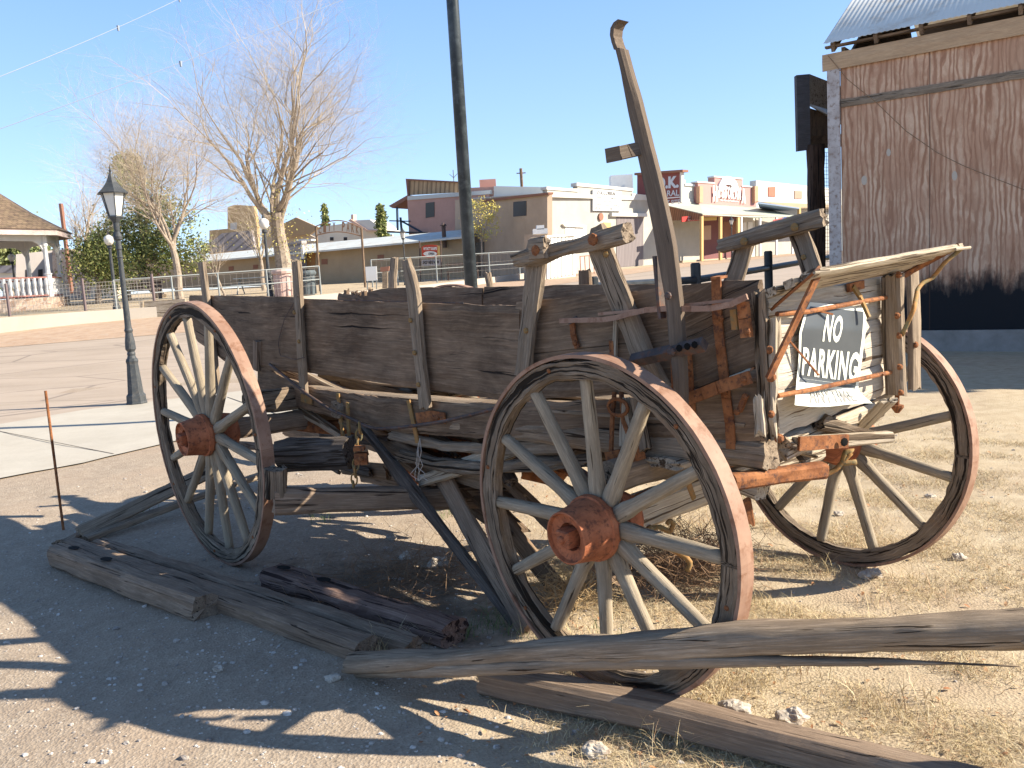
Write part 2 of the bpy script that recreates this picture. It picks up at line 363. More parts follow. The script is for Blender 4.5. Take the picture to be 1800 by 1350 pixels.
def sheet(name,near,far,lift,mat,nn=40,mm=16):
    "sheet between two world polylines, laid on the terrain"
    A=resamp(near,nn); B=resamp(far,nn); mb=MB(); vs=[]
    for i in range(nn+1):
        for j in range(mm+1):
            p=A[i].lerp(B[i],j/mm); vs.append((p.x,p.y,float(gz(p.x,p.y))+lift))
    fs=[(i*(mm+1)+j,(i+1)*(mm+1)+j,(i+1)*(mm+1)+j+1,i*(mm+1)+j+1) for i in range(nn) for j in range(mm)]
    mb.add(vs,fs); return tag(mb.build(name,mat,smooth=True),None,None,kind='structure')
m,t,b=newmat('old_asphalt'); g=objc(t)
c=ramp(t,noise(t,mapping(t,g,(.35,1.2,1)),1.2,7,.65),[(.3,(.33,.265,.205)),(.6,(.42,.34,.27)),(.75,(.375,.295,.235))])
c=mix(t,ramp(t,noise(t,g,18,6,.8),[(.4,0),(.8,.5)]),c,(.45,.38,.31))
cw=nd(t,'ShaderNodeTexWave'); 
ckk=nd(t,'ShaderNodeTexVoronoi',feature='DISTANCE_TO_EDGE'); ckk.inputs['Scale'].default_value=.35; t.links.new(mapping(t,g,(.6,1.6,1)),ckk.inputs['Vector'])
c=mix(t,ramp(t,ckk.outputs['Distance'],[(0,.75),(.012,0)]),c,(.16,.13,.11))
t.links.new(c,b.inputs['Base Color']); bump(t,b,noise(t,g,60,4,.7),.3,.01); M['road']=m
m,t,b=newmat('sidewalk_concrete'); g=objc(t)
c=ramp(t,noise(t,g,1.5,8,.7),[(.3,(.42,.38,.315)),(.7,(.51,.47,.40))]); c=mix(t,ramp(t,noise(t,g,40,5,.7),[(.4,0),(.8,.35)]),c,(.33,.30,.25))
t.links.new(c,b.inputs['Base Color']); bump(t,b,noise(t,g,80,4,.7),.15,.004); M['conc']=m
M['reddirt']=spotty('red_dirt',(.38,.255,.17),(.48,.345,.24),(.44,.35,.27),2.5,.95,.3,.01,co='o')
near=[G(x,y) for x,y in ((-900,990),(-300,902),(0,844),(148,815),(278,785),(420,753),(700,700),(1000,655),(1300,622))]
far=[G(x,y) for x,y in ((-900,880),(-300,795),(0,748),(148,722),(267,707),(420,689),(700,655),(1000,625),(1300,600))]
def flat(P): return [V((p.x,p.y,0)) for p in P]
sw=sheet('sidewalk',flat(near),flat(far),.014,M['conc'],60,10)
rfar=[V((-60,21.5,0)),V((-30,21,0)),V((-13,20.6,0)),V((-6,22,0)),V((-2,26,0)),V((3,33,0)),V((9,42,0)),V((20,56,0)),V((34,72,0))]
rnear=[V((-60,10,0))]+flat(far)[1:6]+[V((1,12,0)),V((6,20,0)),V((14,30,0)),V((28,46,0)),V((50,64,0))]
sheet('road',rnear,rfar,.008,M['road'],80,30)
vfar=[V((-60,26.0,0)),V((-30,25.6,0)),V((-13,25.2,0)),V((-7,27.5,0)),V((-3,32,0)),V((1,38.5,0)),V((7,46,0)),V((20,62,0)),V((32,78,0))]
sheet('dirt_verge',rfar,vfar,.014,M['reddirt'],80,10)
# slab joint lines on the sidewalk
mb=MB()
for (a,b_) in (((-40,753),(200,801)),((400,700),(520,742))):
    p,q=G(*a),G(*b_); p.z=float(gz(p.x,p.y))+.017; q.z=float(gz(q.x,q.y))+.017; box(mb,p,q,.012,.002)
tag(mb.build('sidewalk_joint',plain('joint_dirt',(.12,.10,.08))),None,None,kind='structure')
# ================================================================ WAGON
wag=thing('wooden_wagon','old weathered wooden farm wagon with rusty iron wheels, broken side boards and tall brake lever','wagon',wp(1.0,.9,0))
nN=-Ww; nT=-Lw      # outward normals of the near side and the tail
def wheel(c,yaw,camb,Rr,nsp,ph,outsign,hubf=.165,hubb=.13,hubr=.105,tw=.062,broken=(),seed=1,fel=.066,cover=False):
    e1=V((math.cos(yaw),math.sin(yaw),0)); n0=V((math.sin(yaw),-math.cos(yaw),0))*outsign
    e2=(Z*math.cos(camb)+n0*math.sin(camb)); n_=(n0*math.cos(camb)-Z*math.sin(camb))
    W_=sub('wheel',wag)
    def ring(mb,prof,seg=120,rough=0,gap=None,chip=0,oo=0):
        o=seed*7.3+oo; k=len(prof); vs=[];gs=[]
        for i in range(seg):
            a=2*math.pi*i/seg; rd=e1*math.cos(a)+e2*math.sin(a)
            for j,(r_,d_) in enumerate(prof):
                nn=0;dd=0
                if rough:
                    q=V((math.cos(a)*7*Rr*1.0+o,math.sin(a)*7*Rr,j*1.7)); nn=N.noise(q)*rough+N.noise(q*4)*rough*.7
                    dd=N.noise(q*2.3+V((5,5,5)))*rough*.6
                    if chip: nn-=max(0,N.noise(q*.8+V((9,1,3)))-.15)*chip
                vs.append(c+rd*(r_+nn)+n_*(d_+dd)); gs.append((a*Rr+o,r_,d_))
        fs=[(i*k+j,((i+1)%seg)*k+j,((i+1)%seg)*k+(j+1)%k,i*k+(j+1)%k) for i in range(seg) for j in range(k)]
        if outsign<0: fs=[f[::-1] for f in fs]
        mb.add(vs,fs,gs)
    t2=.013; hw=tw/2; R1=Rr-t2; R0=R1-fel
    c=c-n_*hw     # c arrives as the centre of the outer tyre face
    mb=MB(); ring(mb,[(Rr,-hw),(Rr+.001,0),(Rr,hw),(R1,hw),(R1,-hw)],144,.0015); mb.build('tyre',M['tyre'],W_,root=wag)
    mb=MB(); fw=hw*.86
    prof=[(R1-.002,-fw),(R1-.002,fw*.97)]+[(R1-.002-fel*q,fw) for q in (.08,.3,.55,.8)]+[(R0,fw*.8),(R0,0),(R0,-fw*.8),(R1-fel*.8,-fw),(R1-fel*.4,-fw)]
    ring(mb,prof,240,.007,chip=.02); mb.build('rim',M['rim'],W_,root=wag)
    hc=c-n_*.015
    # hub
    mb=MB(); lathe(mb,hc,n_,[(-hubb,hubr*.8),(-hubb+.01,hubr*.86),(-.05,hubr*1.02),(-.045,hubr*1.1),(-.032,hubr*1.1),(-.03,hubr*1.02),(.028,hubr*1.02),(.03,hubr*1.1),(.05,hubr*1.09),(.052,hubr*1.02),(hubf-.012,hubr*.86),(hubf,hubr*.85),(hubf+.001,hubr*.80),(hubf-.012,hubr*.76),(hubf-.018,hubr*.56),(hubf-.02,hubr*.46),(hubf-.05,hubr*.42),(hubf-.05,hubr*.1)],40)
    mb.build('hub',M['hub'],W_,root=wag)
    mb=MB(); pr=[(hubf-.05,.040),(hubf+.012,.040),(hubf+.018,.034)]; lathe(mb,hc,n_,pr,4,ph=.4+.1*seed); lathe(mb,hc,n_,[(hubf+.017,.014),(hubf+.027,.013),(hubf+.030,.008)],10)
    mb.build('axle_nut',M['hub'],W_,root=wag)
    for i in range(nsp):
        a=ph+2*math.pi*i/nsp; rd=e1*math.cos(a)+e2*math.sin(a); tg=e2*math.cos(a)-e1*math.sin(a)
        r1=R0+.006
        if i in broken: r1=R0-.03
        off=U(-.004,.004)
        p0=hc+rd*(hubr*.9)-n_*.004; p1=hc+rd*r1+n_*(.015+off)
        mb=MB(); n=16; vs=[];gs=[];k=12; o=(U(0,90),U(0,90),U(0,90))
        for q in range(n+1):
            x=q/n; ctr=p0.lerp(p1,x); wt=float(np.interp(x,[0,.12,.22,.5,.85,1],[.030,.031,.025,.0235,.022,.021])); wn=float(np.interp(x,[0,.12,.3,.8,1],[.024,.026,.024,.021,.020]))
            if i in broken and q==n: wt*=.5; wn*=.6
            for m_ in range(k):
                b_=2*math.pi*m_/k; cs,sn=math.cos(b_),math.sin(b_)
                rr=(abs(cs)**3+abs(sn)**3)**(-1/3)
                nn=1+N.noise(V((x*5+o[0],cs,sn)))*.07
                vs.append(ctr+tg*(cs*wt*rr*nn)+n_*(sn*wn*rr*nn)); gs.append((x*.6+o[0],cs*wt+o[1],sn*wn+o[2]))
        fs=[(q*k+m_,q*k+(m_+1)%k,(q+1)*k+(m_+1)%k,(q+1)*k+m_) for q in range(n) for m_ in range(k)]+[tuple(n*k+m_ for m_ in range(k))]
        mb.add(vs,fs,gs); mb.build('spoke',M['spoke'],W_,smooth=True,root=wag)
    # a few clip bolts on the felloes
    for i in range(nsp//2):
        a=ph+2*math.pi*(i*2+.5)/nsp; rd=e1*math.cos(a)+e2*math.sin(a)
        mb=MB(); bolt(mb,c+rd*(R1-fel*.45)+n_*(fw-.002),n_,.008,.008); mb.build('rim_bolt',M['rust'],W_,root=wag)
    return hc,n_
rn_c=V((.2358,2.8008,.588)); fn_c=V((-1.674,4.5243,.703)); rf_c=V((1.573,3.980,.588))
wheel(rn_c,-.866,.045,.594,12,rad(90),1,seed=1,broken=(6,),hubf=.165)
hl,nl=wheel(fn_c,-.855,.04,.716,14,rad(96),1,seed=2,hubf=.155,fel=.07)
wheel(rf_c+V((-.0,-.0,0)),-.899,.06,.594,12,rad(78),-1,seed=3)
wheel(V(fn_c)+Ww*1.78,-.80,.04,.716,14,rad(90),-1,seed=4,fel=.07)
# ---- side boards
def sboard(top,bot,th=.032,out=0,mat='side',name='side_board',P=NP,nrm=nN,**k):
    mb=MB(); slab(mb,[P(x,y,out) for x,y in top],[P(x,y,out) for x,y in bot],nrm,th,**k); return mb.build(name,M[mat],wag,smooth=False)
sboard([(331,519),(374,520),(513,522),(537,527),(714,531),(740,533),(913,538)],[(345,600),(400,640),(458,651),(551,657),(672,674),(729,682),(763,687),(870,703),(913,708)],out=.0,m=14,bulge=.008,seg=.02)
sboard([(905,531),(950,527),(1063,517),(1250,496),(1332,492)],[(905,702),(1050,697),(1210,688),(1345,636)],out=-.004,m=14,bulge=.007,seg=.02,jag=.004)
sboard([(452,640),(480,657),(551,684),(616,693),(712,703),(762,708),(867,709),(900,708),(1050,704),(1210,692),(1342,641)],[(452,700),(490,708),(540,722),(610,742),(661,756),(731,763),(844,771),(930,770),(1050,774),(1200,775),(1347,776)],out=.004,m=8,bulge=.008,seg=.02,jag=.008)
# far side boards (inner face seen)
def FS(x,y,out=0): return FPn(x,y,1.22-out)
sboard([(651,513),(682,506),(737,505),(853,505)],[(660,640),(700,650),(760,660),(856,665)],P=FS,th=-.03,m=10,mat='side',jag=.006)
sboard([(856,504),(903,503),(957,502),(1063,499),(1150,500),(1250,505),(1420,512)],[(856,660),(900,655),(1050,650),(1250,640),(1420,625)],P=FS,th=-.03,m=8,mat='side')
for q in range(7):
    x=604+q*9+U(-3,3); mb=MB(); beam(mb,[FS(x,540),FS(x+U(-4,4),512+U(-5,8))],U(.03,.05),.03,up=nN,rough=.01,seg=.03,rag=.03); mb.build('broken_board_stub',M['side'],wag)
# far front board fragment behind
sboard([(600,515),(640,520),(660,520)],[(600,530),(640,545),(660,560)],P=FS,th=-.03,m=3,jag=.02)
# floor and inside
mb=MB()
for q in range(6):
    w0=.36+q*.145
    beam(mb,[wp(-.44+U(0,.05),w0,.93),wp(1.0,w0,.90+U(-.02,.02)),wp(2.1,w0+U(-.02,.02),.86+U(-.06,.05)),wp(3.0+U(-.3,.2),w0+U(-.04,.04),.93+U(-.08,.06))],.13,.025,seg=.1,rough=.005,k=2)
    if q in(1,3,5): mb.build('floor_board',M['gray'],wag); mb=MB()
# fallen floor planks and broken sills sticking out under the near side
def pb(name,pts,w_,t,mat='gray',up=Z,**k):
    mb=MB(); beam(mb,pts,w_,t,up=up,**k); return mb.build(name,M[mat],wag)
def NQ(x,y,o): return NP(x,y,o)
pb('broken_plank',[NQ(478,643,-.12),NQ(600,700,-.15),NQ(722,762,-.18)],.11,.022,'pale',up=nN,rough=.008,chips=.02)
pb('broken_plank',[NQ(560,668,-.3),NQ(650,690,-.32),NQ(760,720,-.35)],.12,.02,'gray',up=nN)
pb('broken_plank',[NQ(512,712,-.05),NQ(560,740,-.06),NQ(603,770,-.05)],.05,.03,'pale',up=nN,rag=.04)
pb('broken_plank',[NQ(600,735,-.10),NQ(700,790,-.12),NQ(790,830,-.14),NQ(850,845,-.14)],.09,.025,'gray',up=nN,rough=.01,rag=.05)
pb('broken_plank',[NQ(690,762,-.03),NQ(780,785,-.04),NQ(860,790,-.05),NQ(1000,786,-.05)],.055,.05,'gray',up=nN,rough=.012,rag=.05)
pb('broken_plank',[NQ(700,800,-.02),NQ(770,818,-.02),NQ(860,822,-.02),NQ(1040,812,-.05)],.05,.06,'rim',up=nN,rough=.014,rag=.06,chips=.03)
pb('broken_plank',[NQ(740,846,-.06),NQ(800,824,-.06),NQ(870,800,-.07),NQ(935,772,-.08)],.065,.05,'pale',up=nN,rough=.01,rag=.03)
pb('broken_plank',[NQ(640,740,-.5),NQ(760,760,-.5),NQ(900,800,-.5)],.14,.025,'gray',up=nN)
pb('broken_plank',[NQ(700,715,-.7),NQ(800,690,-.7),NQ(850,672,-.7)],.05,.05,'pale',up=nN)
pb('cross_sill',[wp(2.05,.28,.80),wp(2.0,1.24,.82)],.10,.09,'gray')
pb('cross_sill',[wp(1.3,.34,.80),wp(1.3,1.24,.82)],.09,.09,'gray')
pb('bottom_sill',[wp(-.48,.34,.83),wp(.5,.34,.82),wp(1.2,.35,.79)],.09,.10,'gray',rough=.009)
pb('bottom_sill',[wp(-.4,1.15,.83),wp(1.5,1.15,.82),wp(2.9,1.15,.80)],.09,.10,'gray',rough=.009)
# bracing beams
a=NQ(634,745,-.02); b_=G(905,1095,.0); 
pb('diagonal_brace',[a,a.lerp(b_,.33),a.lerp(b_,.66),b_],.055,.035,'brace',up=nN,rough=.006,prof=[(0,.6,1),(.3,1.3,1),(.6,1.1,1),(1,.8,1)])
a=NQ(770,822,-.12); b_=G(925,1108,.0)
pb('diagonal_plank',[a,a.lerp(b_,.5),b_],.12,.03,'timber',up=nN,rough=.007)
a=NQ(800,812,-.30); b_=G(985,1040,.0)
pb('diagonal_plank',[a,a.lerp(b_,.5),b_],.10,.03,'side',up=nN,rough=.007)
# axles, reach, hounds
pb('rear_axle',[hl-nl*.13,hl-nl*.13+Ww*.75+Z*-.02,hl+Ww*1.5],.10,.11,'timber',rough=.008)
pb('rear_bolster',[hl-nl*.22+Z*.12,hl+Ww*1.3+Z*.12],.09,.12,'rim',rough=.01,chips=.03)
pb('reach_pole',[wp(2.7,.72,.66),wp(1.2,.70,.62),wp(-.1,.72,.62)],.07,.07,'gray',rough=.007)
pb('hound',[wp(2.6,.35,.66),wp(1.75,.68,.64)],.06,.07,'rust',rough=.006)
pb('hound',[wp(2.6,1.2,.66),wp(1.75,.76,.64)],.06,.07,'gray',rough=.006)
pb('front_axle',[rn_c+Ww*.12+Lw*.0,rn_c+Ww*1.55],.10,.115,'pale',rough=.005)
pb('front_bolster',[rn_c+Ww*.12+Z*.15,rn_c+Ww*1.5+Z*.15],.10,.10,'gray',rough=.006)
pb('axle_tie_rod',[rn_c+Ww*.16+Z*.085-Lw*.07,rn_c+Ww*1.3+Z*.085-Lw*.07],.03,.014,'rust',rough=.004)
pb('sand_board',[wp(-.12,.26,.775),wp(-.12,1.2,.775)],.16,.035,'pale',rough=.006)
# low beam hung by chain
D=G(478,1100)  # direction helper
a=atY(482,880,3.86); b_=atY(770,874,4.12); c_=atY(905,868,4.25)
pb('hanging_beam',[a,a.lerp(b_,.5),b_,c_],.10,.112,'timber',rough=.006,prof=[(0,1.1,1.15),(.12,1.1,1.1),(.14,1,1),(1,1,1)])
pb('wooden_block',[a+V((.02,.0,.02)),a+V((.03,.0,.15))],.10,.09,'rim',rough=.015,up=V((1,0,0)))
a=atY(500,800,4.3); b_=atY(620,795,4.1)
pb('axle_block',[a,b_],.14,.16,'brace',rough=.008)
mb=MB()
p0=atY(632,752,4.0); p1=atY(620,868,3.98)
for i in range(9):
    q=p0.lerp(p1,i/9); s_=.02
    ax=V((1,0,0)) if i%2 else V((0,1,0))
    pts=[q+ax*(math.cos(a)*.014)+Z*(math.sin(a)*.028) for a in np.linspace(0,2*math.pi,13)]; tube(mb,pts,.0045,6,cap=False)
mb.build('chain',M['rusty'],wag)
mb=MB(); q=atY(635,806,3.95); box(mb,q-V((.03,0,0)),q+V((.03,0,0)),.04,.055); box(mb,q+V((-.03,0,.05)),q+V((.02,0,.05)),.05,.02); bolt(mb,q+V((0,-.02,0)),V((0,-1,0)),.012,.012); mb.build('chain_bracket',M['rust'],wag)
for q in range(44):
    x0=U(490,1000); y0=U(715,840)-max(0,(560-x0))*.3; o_=-U(.25,1.0); dx=U(40,150)*(1 if R()<.75 else -1)
    pb('broken_plank',[NQ(x0,y0,o_),NQ(x0+dx,y0+dx*U(.1,.55),o_-U(-.1,.15))],U(.03,.11),U(.015,.03),['side','gray','brace','rust','timber'][q%5],up=nN,rough=.007,rag=.04,seg=.06)
pb('broken_plank',[wp(2.2,.55,.72),wp(1.5,.6,.50),wp(1.05,.62,.22)],.14,.03,'side',rough=.008,rag=.05)
pb('broken_plank',[wp(1.9,.85,.75),wp(1.1,.9,.60),wp(.5,.9,.55)],.16,.03,'side',rough=.008,rag=.05)
pb('broken_plank',[wp(2.5,.6,.80),wp(1.7,.8,.66),wp(.9,1.0,.70)],.15,.03,'side',rough=.008,rag=.05)
for q in range(16):
    l0=U(1.1,2.5); w0=U(.5,1.1); z0=U(.45,.8); l1=max(.5,l0-U(.4,1.0))
    pb('broken_plank',[wp(l0,w0,z0),wp(l1,w0+U(-.2,.2),max(.08,z0-U(-.05,.5)))],U(.05,.12),U(.02,.05),['side','brace','rtimber'][q%3],rough=.008,rag=.05,seg=.08)
# ---- stakes (near side)
def stake(pts,w_,out=.03,t=.035,name='stake',P=NP,mat='gray',bol=(),**k):
    n=nN; mb=MB(); beam(mb,[P(x,y,out) for x,y in pts],w_,t,up=n,rough=k.pop('rough',.006),rag=.02,seg=.03,**k)
    o=mb.build(name,M[mat],wag)
    if bol:
        each([lambda mb,x=x,y=y: bolt(mb,P(x,y,out+t/2),n,.011,.010) for x,y in bol],'stake_bolt',M['rusty'],o,wag)
    return o
stake([(355,461),(363,525),(375,620),(384,690)],.072,out=.022)
stake([(521,459),(525,540),(530,620),(535,690)],.072,bol=((518,549),(526,600)),prof=[(0,.85,1),(.2,1,1),(.8,.95,1),(1,.8,.8)])
stake([(715,457),(727,510),(735,600),(748,718)],.070,out=.034,bol=((722,563),(729,620),(736,676)),prof=[(0,.55,.8),(.1,.8,1),(.25,1.0,1),(.8,1.1,1),(1,1.2,1)])
stake([(946,432),(941,470),(932,560),(921,665)],.092,out=.034,bol=((925,581),),prof=[(0,1.0,1),(.05,1.1,1),(.3,1.0,1),(.8,.95,1),(1,.9,1)],rough=.009)
stake([(1044,407),(1068,470),(1100,550),(1130,630),(1163,690)],.083,out=.04,bol=((1066,447),),prof=[(0,1.15,1.2),(.08,1.1,1),(.3,1.05,1),(1,.95,1)],rough=.008)
pb('seat_riser_bar',[NP(905,458,.075),NP(960,446,.075),(NP(1040,425,.075)),NP(1105,408,.075)],.064,.05,'gray',up=nN,rough=.012,prof=[(0,.75,.8),(.15,1,1),(.6,.85,1),(.7,1,1),(1,.9,1)],chips=.02)
each([lambda mb,x=x,y=y: bolt(mb,NP(x,y,.12),nN,.02,.012) for x,y in ((943,440),(1043,421))],'riser_bolt',M['rust'],wag)
pb('riser_block',[NP(934,438,.11),NP(960,436,.11)],.075,.04,'gray',up=nN,rough=.012)
# far side stakes
def FS2(x,y,o=0): return FPn(x,y,1.27-o)
stake([(694,453),(692,480),(690,520)],.055,P=FS2,out=0,prof=[(0,.8,1),(1,1.1,1)])
stake([(857,480),(861,500),(862,520)],.035,P=FS2,out=0)
stake([(1028,476),(1029,500),(1030,520)],.075,P=FS2,out=0,mat='side')
stake([(1311,425),(1302,460),(1288,500),(1280,520)],.085,P=FS2,out=0)
stake([(1398,392),(1413,430),(1428,478),(1436,510)],.088,P=FS2,out=0,bol=((1413,452),))
pb('seat_riser_bar',[FPn(1266,432,1.22),FPn(1330,413,1.22),FPn(1400,395,1.22),FPn(1447,382,1.22)],.072,.055,'gray',up=nN,rough=.010,prof=[(0,.8,.8),(.3,1,1),(1,1,1)])
each([lambda mb,x=x,y=y: bolt(mb,FPn(x,y,1.19),nN,.016,.012) for x,y in ((1397,399),(1308,424))],'riser_bolt',M['rusty'],wag)
# ---- brake lever
def BL(x,y,o=.13): return NP(x,y,o)
L_=[(1078,80),(1077,83),(1086,120),(1099,190),(1116,270),(1131,340),(1146,415),(1156,475),(1167,535),(1172,600),(1178,660),(1183,715)]
R_=[(1091,80),(1093,85),(1104,127),(1118,172),(1139,257),(1153,310),(1167,373),(1179,430),(1192,540),(1196,600),(1199,660),(1200,715)]
mb=MB(); slab(mb,[BL(x,y) for x,y in L_[1:]],[BL(x,y) for x,y in R_[1:]],nN,.045,seg=.03,m=4,jag=.0012,bulge=.001,rag=.002)
lev=mb.build('brake_lever',M['lever'],wag)
mb=MB(); cv=[(1083,88),(1078,74),(1075,62),(1076,50),(1081,40),(1088,34)]
vs=[]
for i,(x,y) in enumerate(cv):
    p=BL(x,y,.13); 
    wdt=[.010,.009,.008,.008,.007,.005][i]; 
    q=(BL(x+5,y+1,.13)-p).normalized()
    for s_ in (-1,1):
        vs+= [p+q*(s_*wdt)+nN*.0, p+q*(s_*wdt)-nN*.045]
fs=[]
for i in range(len(cv)-1):
    o=i*4; fs+=[(o,o+2,o+6,o+4),(o+1,o+5,o+7,o+3),(o,o+4,o+5,o+1),(o+2,o+3,o+7,o+6)]
fs+=[(0,1,3,2),(20,22,23,21)]
mb.add(vs,fs); mb.build('lever_tip',M['lever'],lev,root=wag)
mb=MB(); p=BL(1122,262); q=BL(1090,269,.19); r_=BL(1066,274,.21)
pts=[p,p.lerp(q,.5)+Z*.0,q,r_]
for a,b_ in zip(pts,pts[1:]): box(mb,a,b_,.045,.008,up=nN,ext=.002)
mb.build('foot_pedal',M['lever'],lev,root=wag)
mb=MB(); box(mb,BL(1154,450,.10),BL(1164,560,.10),.012,.03,up=nN); mb.build('lever_back_iron',M['iron'],lev,root=wag)
mb=MB(); a=NP(1112,634,.125); b_=NP(1238,605,.125); n=10
tube(mb,[a.lerp(b_,i/n) for i in range(n+1)],.024,4); mb.build('ratchet_bar',M['iron'],wag)
each([lambda mb,x=x,y=y: bolt(mb,NP(x,y,.150),nN,.011,.003) for x,y in ((1194,612),(1208,609),(1221,606))],'ratchet_hole',plain('hole_black',(.004,.004,.004),.95),wag)
each([lambda mb: bolt(mb,NP(1181,618,.15),nN,.014,.012)],'ratchet_bolt',M['iron'],wag)
mb=MB(); bolt(mb,NP(1175,520,.15),nN,.012,.01); mb.build('lever_bolt',M['iron'],lev,root=wag)
# long spring strap
mb=MB(); q=[(985,564,.06),(1010,563,.07),(1060,562,.08),(1085,558,.09),(1105,552,.10),(1135,545,.11),(1175,542,.11),(1215,543,.11),(1250,542,.11),(1285,535,.11),(1312,522,.11)]
P_=[NP(x,y,o) for x,y,o in q]
for a,b_ in zip(P_,P_[1:]): box(mb,a,b_,.018,.007,up=nN,ext=.003)
q=[(1312,521,.11),(1290,527,.10),(1200,537,.09),(1120,546,.08),(1053,552,.07)]; P_=[NP(x,y,o) for x,y,o in q]
for a,b_ in zip(P_,P_[1:]): box(mb,a,b_,.010,.006,up=nN,ext=.003)
mb.build('spring_strap',M['tyre'],wag)
def strap(pts,w_,out=.008,t=.007,mat='rust',name='iron_strap',bol=(),n=nN,P=NP):
    mb=MB(); Q=[P(x,y,out) for x,y in pts]
    for a,b_ in zip(Q,Q[1:]): box(mb,a,b_,w_,t,up=n,ext=.002)
    for x,y in bol: bolt(mb,P(x,y,out+t/2),n,.010,.009)
    return mb.build(name,M[mat],wag)
strap([(1259,488),(1261,560),(1270,640),(1277,700),(1283,745),(1285,788)],.034,bol=((1275,690),(1268,560)))
mb=MB(); a=NP(1258,489,.012); b_=NP(1270,486,-.045); box(mb,a,b_,.034,.008); mb.build('strap_hook',M['rust'],wag)
strap([(1208,617),(1213,690),(1217,740)],.032,bol=((1211,655),))
strap([(1188,600),(1191,700)],.038,out=.10,t=.012)
strap([(1209,702),(1235,692),(1262,681),(1318,663)],.040,out=.05,t=.012,mat='rust',bol=((1308,667),))
strap([(1306,532),(1309,560),(1313,592)],.034,out=.06,t=.02,bol=((1314,583),))
strap([(1291,545),(1294,578)],.022,out=.02,t=.02,mat='rusty')
strap([(1311,695),(1300,722)],.016,out=.02,t=.015,bol=((1296,724),(1310,697)))
strap([(1006,568),(1008,590),(1015,611)],.024,bol=((1011,603),))
strap([(1000,566),(1014,560)],.018,out=.02,mat='iron')
strap([(594,692),(598,730),(604,775)],.028,out=.014,mat='rusty')
strap([(611,708),(613,760),(617,812)],.026,out=.04,mat='rusty',bol=((612,716),))
strap([(718,704),(726,740),(734,778)],.026,out=.014,mat='rusty')
strap([(733,735),(760,731),(782,735)],.05,out=.02,mat='rust',bol=((770,734),))
strap([(530,699),(548,704)],.045,out=.012,mat='rusty')
strap([(452,600),(452,650)],.05,out=.012,mat='timber',t=.03,name='cleat')
strap([(1075,600),(1078,650)],.02,out=.012)
strap([(1083,553),(1080,640)],.016,out=.01,mat='pale',t=.01,name='splinter')
# irons seen between the spokes of the near front wheel
each([lambda mb,s_=s_: tube(mb,[NP(1086+s_*6,690,.0),NP(1086+s_*10,740,.05),NP(1096+s_*22,800,.08)],.009,6) for s_ in (-1,1)],'stay_iron',M['rust'],wag)
mb=MB(); box(mb,NP(1074,805,.08),NP(1124,796,.08),.055,.05,up=Z); mb.build('bolster_iron',M['rust'],wag)
mb=MB(); q=NP(1086,716,.05); tube(mb,[q+Lw*(math.cos(a)*.045)+Z*(math.sin(a)*.03) for a in np.linspace(0,2*math.pi,17)],.007,6,cap=False); mb.build('ring',M['rust'],wag)
pb('wedge',[NP(1100,700,.02),NP(1104,785,.05)],.05,.03,'pale',up=nN,prof=[(0,.4,1),(1,1.2,1)])
pb('bolster_stake',[NP(1118,700,.03),NP(1134,790,.06)],.035,.03,'rim',up=nN)
# sagging cable
mb=MB(); q=[(474,640,0),(505,665,.02),(540,693,.04),(580,720,.05),(622,738,.06),(645,750,.06),(664,754,.06),(700,752,.06),(731,748,.06),(780,741,.06),(830,729,.05),(872,718,.05)]
tube(mb,resamp([NP(x,y,.02+o) for x,y,o in q],40),.008,8); mb.build('sagging_cable',M['iron'],wag,smooth=True)
mb=MB(); q=[(536,527,.03),(620,529,.02),(714,531,.02),(815,534,.02)]; tube(mb,resamp([NP(x,y-1,o) for x,y,o in q],20),.0025,5)
q=[(524,520,.05),(500,560,.02),(489,600,.012),(492,625,.012),(520,632,.05),(535,628,.06)]; tube(mb,resamp([NP(x,y,o) for x,y,o in q],30),.0025,5); mb.build('wire',M['iron'],wag)
mb=MB()
for k_ in range(5):
    c0=NP(738,770,.03); pts=[c0]+[NP(738+U(-22,16)*a,770+80*a,.04+U(0,.03)) for a in (.3,.6,.8)]+[NP(738+U(-8,18),845,.05)]
    tube(mb,resamp(pts,12),.0016,4)
mb.build('wire_tangle',plain('pale_wire',(.5,.45,.4)),wag)
# ---- tail
def tboard(top,bot,th=.03,out=0,mat='tail',name='tail_board',**k):
    mb=MB(); slab(mb,[TP(x,y,out) for x,y in top],[TP(x,y,out) for x,y in bot],nT,th,**k); return mb.build(name,M[mat],wag)
tboard([(1350,520),(1460,503),(1570,484)],[(1350,598),(1460,577),(1573,554)],m=6)
tboard([(1350,600),(1460,579),(1573,556)],[(1352,690),(1460,664),(1572,634)],m=6,out=.003)
tboard([(1352,692),(1460,666),(1572,636)],[(1368,768),(1420,748),(1470,727),(1520,710),(1568,690)],m=6,out=0,jag=.012)
pb('splintered_post',[TP(1334,515,.0),TP(1338,600,.0),TP(1344,700,.0),TP(1349,768,0)],.045,.055,'rim',up=nT,rough=.014,chips=.05,rag=.04)
pb('splintered_post',[TP(1352,560,.02),TP(1354,650,.02),TP(1358,765,.02)],.04,.05,'pale',up=nT,rough=.014,chips=.05,rag=.05)
pb('splintered_post',[TP(1332,700,.03),TP(1336,765,.03)],.03,.04,'pale',up=nT,rough=.012,rag=.05)
pb('tail_post',[TP(1568,484,.05),TP(1573,600,.05),TP(1577,694,.05)],.05,.075,'gray',up=nT,rough=.006)
pb('tail_post',[TP(1604,472,-.02),TP(1608,580,-.02),TP(1608,683,-.02)],.085,.03,'gray',up=nT,rough=.006)
